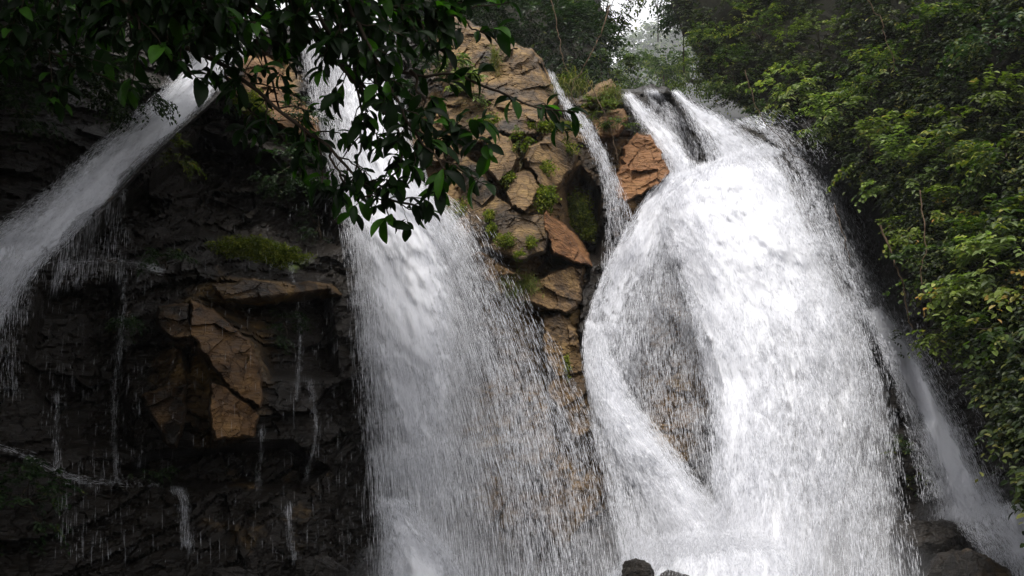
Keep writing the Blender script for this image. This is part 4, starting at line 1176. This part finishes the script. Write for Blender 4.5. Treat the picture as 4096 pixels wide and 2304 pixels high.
def hang_branch(pts, Y0, Y1, seed, rad=.012, twigs=12, dens=1.0, size=.105, tiplen=.28, side=1.0, start=.15, join=None):
    r = np.random.default_rng(seed)
    size = size * .93
    n = 40
    Ys = np.linspace(Y0, Y1, len(pts))
    P3 = np.array([at(p[0], p[1], y) for p, y in zip(pts, Ys)])
    path = smooth_path(P3, n, .025, seed)
    b_paths = [(path, np.linspace(rad, rad * .35, n))]
    if join is not None:
        b_paths.append((smooth_path([join, (np.asarray(join) + path[0]) / 2 + np.array([0, 0, .25]), path[0]], 16), np.linspace(rad * 2, rad, 16)))
    leaves = []
    T = np.gradient(path, axis=0)
    leaves += leaf_whorl(path[-1], T[-1], r, 6, size)
    for k in range(twigs):
        f = start + (1 - start) * (k + r.random()) / twigs
        i = min(int(f * (n - 1)), n - 2)
        t0 = T[i] / np.linalg.norm(T[i])
        sd = np.cross(t0, [0, 1, 0]); sd /= np.linalg.norm(sd) + 1e-9
        d = t0 * .7 + sd * (1 if k % 2 else -1) * side * (.5 + .6 * r.random()) + np.array([0, (r.random() - .5) * .9, -.35]) + r.normal(size=3) * .15
        d /= np.linalg.norm(d)
        ln = tiplen * (.4 + r.random() * .9)
        tw = smooth_path([path[i], path[i] + d * ln * .5 + [0, 0, .01], path[i] + d * ln + [0, 0, -.05 * ln]], 7, .01, seed + k)
        b_paths.append((tw, np.linspace(rad * .32, rad * .16, 7)))
        leaves += leaf_whorl(tw[-1], tw[-1] - tw[-2], r, int(4 + 3 * r.random()), size)
        for q in range(int(2 * dens)):
            j = r.integers(2, 6)
            leaves += leaf_whorl(tw[j], tw[j] - tw[j - 1], r, 2, size * .9)
    for q in range(int(10 * dens)):
        i = r.integers(int(start * n), n - 1)
        leaves += leaf_whorl(path[i], T[i], r, 1, size)
    V, Fc = tube(b_paths, 6)
    br = mesh_np("branch", V, Fc, M_BARK, tr)
    pos = np.array([l[0] for l in leaves]); ax = np.array([l[1] for l in leaves]); nr = np.array([l[2] for l in leaves]); sz = np.array([l[3] for l in leaves])
    V, Fc, rn = place_leaves(pos, ax, nr, sz, .30 + .14 * r.random(len(pos)), BROAD, r.random(len(pos)))
    mesh_np("leaves", V, Fc, M_LEAFB, br, attrs={"rnd": rn ** 2}, smooth=True)


TRK = [(-3.9, 1.8, 3.6), (-3.4, 2.2, 5.4), (-2.9, 2.45, 6.5)]
hang_branch([(300, -60), (318, 20), (350, 50), (400, 72), (450, 74), (500, 92), (530, 106), (576, 113)], 3.3, 3.6, 1, .012, 9, .4, .115, .10, start=.25, join=TRK[0])
hang_branch([(60, -60), (110, 0), (170, 40), (232, 70), (290, 120), (330, 150), (372, 190), (420, 208)], 3.2, 3.4, 2, .014, 20, .6, .105, .17, join=TRK[0])
hang_branch([(300, -60), (330, 10), (352, 60), (362, 120), (356, 165), (342, 198)], 3.3, 3.5, 3, .011, 11, .8, .10, .2, join=TRK[1])
hang_branch([(330, -60), (355, 20), (385, 80), (415, 130), (438, 160), (448, 178)], 3.0, 3.2, 4, .011, 15, 1.0, .115, .2, join=TRK[1])
hang_branch([(310, 20), (345, 70), (380, 110), (415, 135), (446, 142), (450, 146)], 3.2, 3.4, 5, .010, 10, .9, .11, .16)
hang_branch([(240, -60), (250, 10), (268, 70), (285, 110), (310, 135)], 3.4, 3.6, 6, .010, 9, .4, .10, .2, join=TRK[1])
hang_branch([(150, -60), (200, 0), (215, 10), (225, 24)], 2.9, 3.0, 7, .012, 12, 1.3, .12, .2, join=TRK[0])
hang_branch([(380, -60), (430, -5), (468, 22), (484, 32)], 3.3, 3.4, 8, .010, 6, .4, .125, .10)
hang_branch([(90, -60), (115, -14), (138, 20), (146, 50)], 2.9, 3.0, 9, .012, 10, 1.2, .12, .2, join=TRK[0])
hang_branch([(200, -70), (280, -20), (350, 0), (420, 10), (450, 20)], 3.1, 3.2, 10, .014, 34, 1.8, .12, .24, join=TRK[1])
hang_branch([(-40, -60), (40, -20), (110, 0), (180, 10), (250, 22)], 3.0, 3.2, 11, .014, 32, 1.6, .11, .24, join=TRK[0])
hang_branch([(-60, 20), (0, 30), (50, 50), (80, 72)], 3.2, 3.2, 12, .010, 12, 1.0, .10, .2, join=TRK[0])
hang_branch([(360, 80), (390, 120), (400, 150), (384, 185), (372, 195)], 3.3, 3.3, 13, .008, 9, .9, .10, .14)
hang_branch([(410, 70), (430, 110), (460, 128), (480, 134)], 3.3, 3.3, 14, .008, 5, .4, .11, .10)

hang_branch([(130, -60), (200, -10), (270, 12), (330, 22), (380, 30)], 3.4, 3.5, 21, .012, 28, 1.6, .12, .2, join=TRK[1])
hang_branch([(200, 40), (235, 90), (262, 122), (300, 148), (318, 150)], 3.6, 3.7, 22, .008, 10, .6, .09, .12)
hang_branch([(330, 150), (346, 185), (372, 196), (400, 202), (428, 216)], 3.4, 3.4, 23, .006, 6, .4, .075, .08)

# the crown of that tree, above the view: it keeps the light off the left side
r = np.random.default_rng(99)
P, D = crown_points((-7.2, 3.8, 10.6), (7.0, 6.0, 3.0), 2600, r)
V, Fc, rn = sprays(P, D, r, .9, 9, .30, .6, .4)
mesh_np("crown", V, Fc, M_LEAFB, tr, attrs={"rnd": rn}, smooth=False)

tr2 = empty("tree", (-14.5, 7.0, .5))  # added out of view as an occluder to darken the left cliff
props(tr2, "tall unseen tree added outside the left edge, crown shading the left cliff", "tree")
V, Fc = tube([(smooth_path([(-14.5, 7, -1), (-14.2, 7.2, 4), (-13, 8, 9), (-10.5, 9, 13)], 24, .1, 4), np.linspace(.4, .15, 24))], 12)
mesh_np("trunk", V, Fc, M_BARK, tr2)
P, D = crown_points((-10.8, 9.0, 13.8), (7.6, 5.4, 2.6), 2600, r)
V, Fc, rn = sprays(P, D, r, 1.0, 9, .44, .6, .4)
mesh_np("crown", V, Fc, M_LEAFB, tr2, attrs={"rnd": rn}, smooth=False)

# ------------------------------------------------------------------ left gorge side, added outside the view to block sky light
v_ = np.linspace(-12, 22, 50); h_ = np.linspace(-1, 22, 40)
A_, B_ = np.meshgrid(v_, h_)
X_ = -11.5 - 0.25 * B_ - .18 * (A_ - 8) + 1.2 * (fbm(A_ * .5, B_ * .5, 120, 4) - .5)
o = mesh_np("hillside", np.stack([X_, A_, B_], -1).reshape(-1, 3), gridfaces(40, 50), M_SOIL, smooth=False)
props(o, "unseen left gorge side added to block sky light from the left", kind="structure")

# ------------------------------------------------------------------ mist billowing where the water lands
import bmesh
mm_ = newmat("mist")
pv = mm_[1].nodes.new("ShaderNodeVolumePrincipled")
pv.inputs['Color'].default_value = (.97, .97, 1, 1)
pv.inputs['Density'].default_value = .11
pv.inputs['Anisotropy'].default_value = .1
mm_[1].links.new(pv.outputs[0], mm_[2].inputs['Volume'])
mf_ = newmat("far mist")
pv = mf_[1].nodes.new("ShaderNodeVolumePrincipled")
pv.inputs['Color'].default_value = (.95, .97, 1, 1)
pv.inputs['Density'].default_value = .007
mf_[1].links.new(pv.outputs[0], mf_[2].inputs['Volume'])
for (u, v, Y, rx, ry, rz, tilt) in [(700, 585, 14.6, 2.4, 1.2, 1.7, 0), (800, 590, 14.8, 2.8, 1.2, 1.5, 0), (450, 590, 14.2, 1.7, .9, 1.1, 0), (985, 528, 14.9, 1.3, .5, .9, 10),
                                    (640, 50, 52, 10, 12, 9, 0)]:
    bm = bmesh.new(); bmesh.ops.create_icosphere(bm, subdivisions=3, radius=1)
    V = np.array([q.co[:] for q in bm.verts]); Fc = np.array([[w.index for w in f.verts] for f in bm.faces]); bm.free()
    V = V * (1 + .25 * (fbm(V[:, 0] * 2 + 9, V[:, 2] * 2 + 9 + u, 130, 3) - .5))[:, None] * [rx, ry, rz]
    a = R(tilt); c, s_ = math.cos(a), math.sin(a)
    V = np.stack([V[:, 0] * c + V[:, 2] * s_, V[:, 1], -V[:, 0] * s_ + V[:, 2] * c], -1) + at(u, v, Y)
    o = mesh_np("mist", V, Fc, mm_[0] if Y < 40 else mf_[0])
    props(o, kind="stuff")

# ------------------------------------------------------------------ haze: spray hanging in the gorge
hz = newmat("haze")
pv = hz[1].nodes.new("ShaderNodeVolumePrincipled")
pv.inputs['Color'].default_value = (.93, .95, 1, 1)
pv.inputs['Density'].default_value = .0004
pv.inputs['Anisotropy'].default_value = .2
hz[1].links.new(pv.outputs[0], hz[2].inputs['Volume'])
X0, X1, Y0, Y1, Z0, Z1 = -90, 90, -35, 110, -9, 60
V = np.array([[x, y, z] for x in (X0, X1) for y in (Y0, Y1) for z in (Z0, Z1)], float)
Fq = np.array([[0, 1, 3, 2], [4, 6, 7, 5], [0, 4, 5, 1], [2, 3, 7, 6], [0, 2, 6, 4], [1, 5, 7, 3]])
o = mesh_np("haze", V, Fq, hz[0], smooth=False)
props(o, kind="stuff")
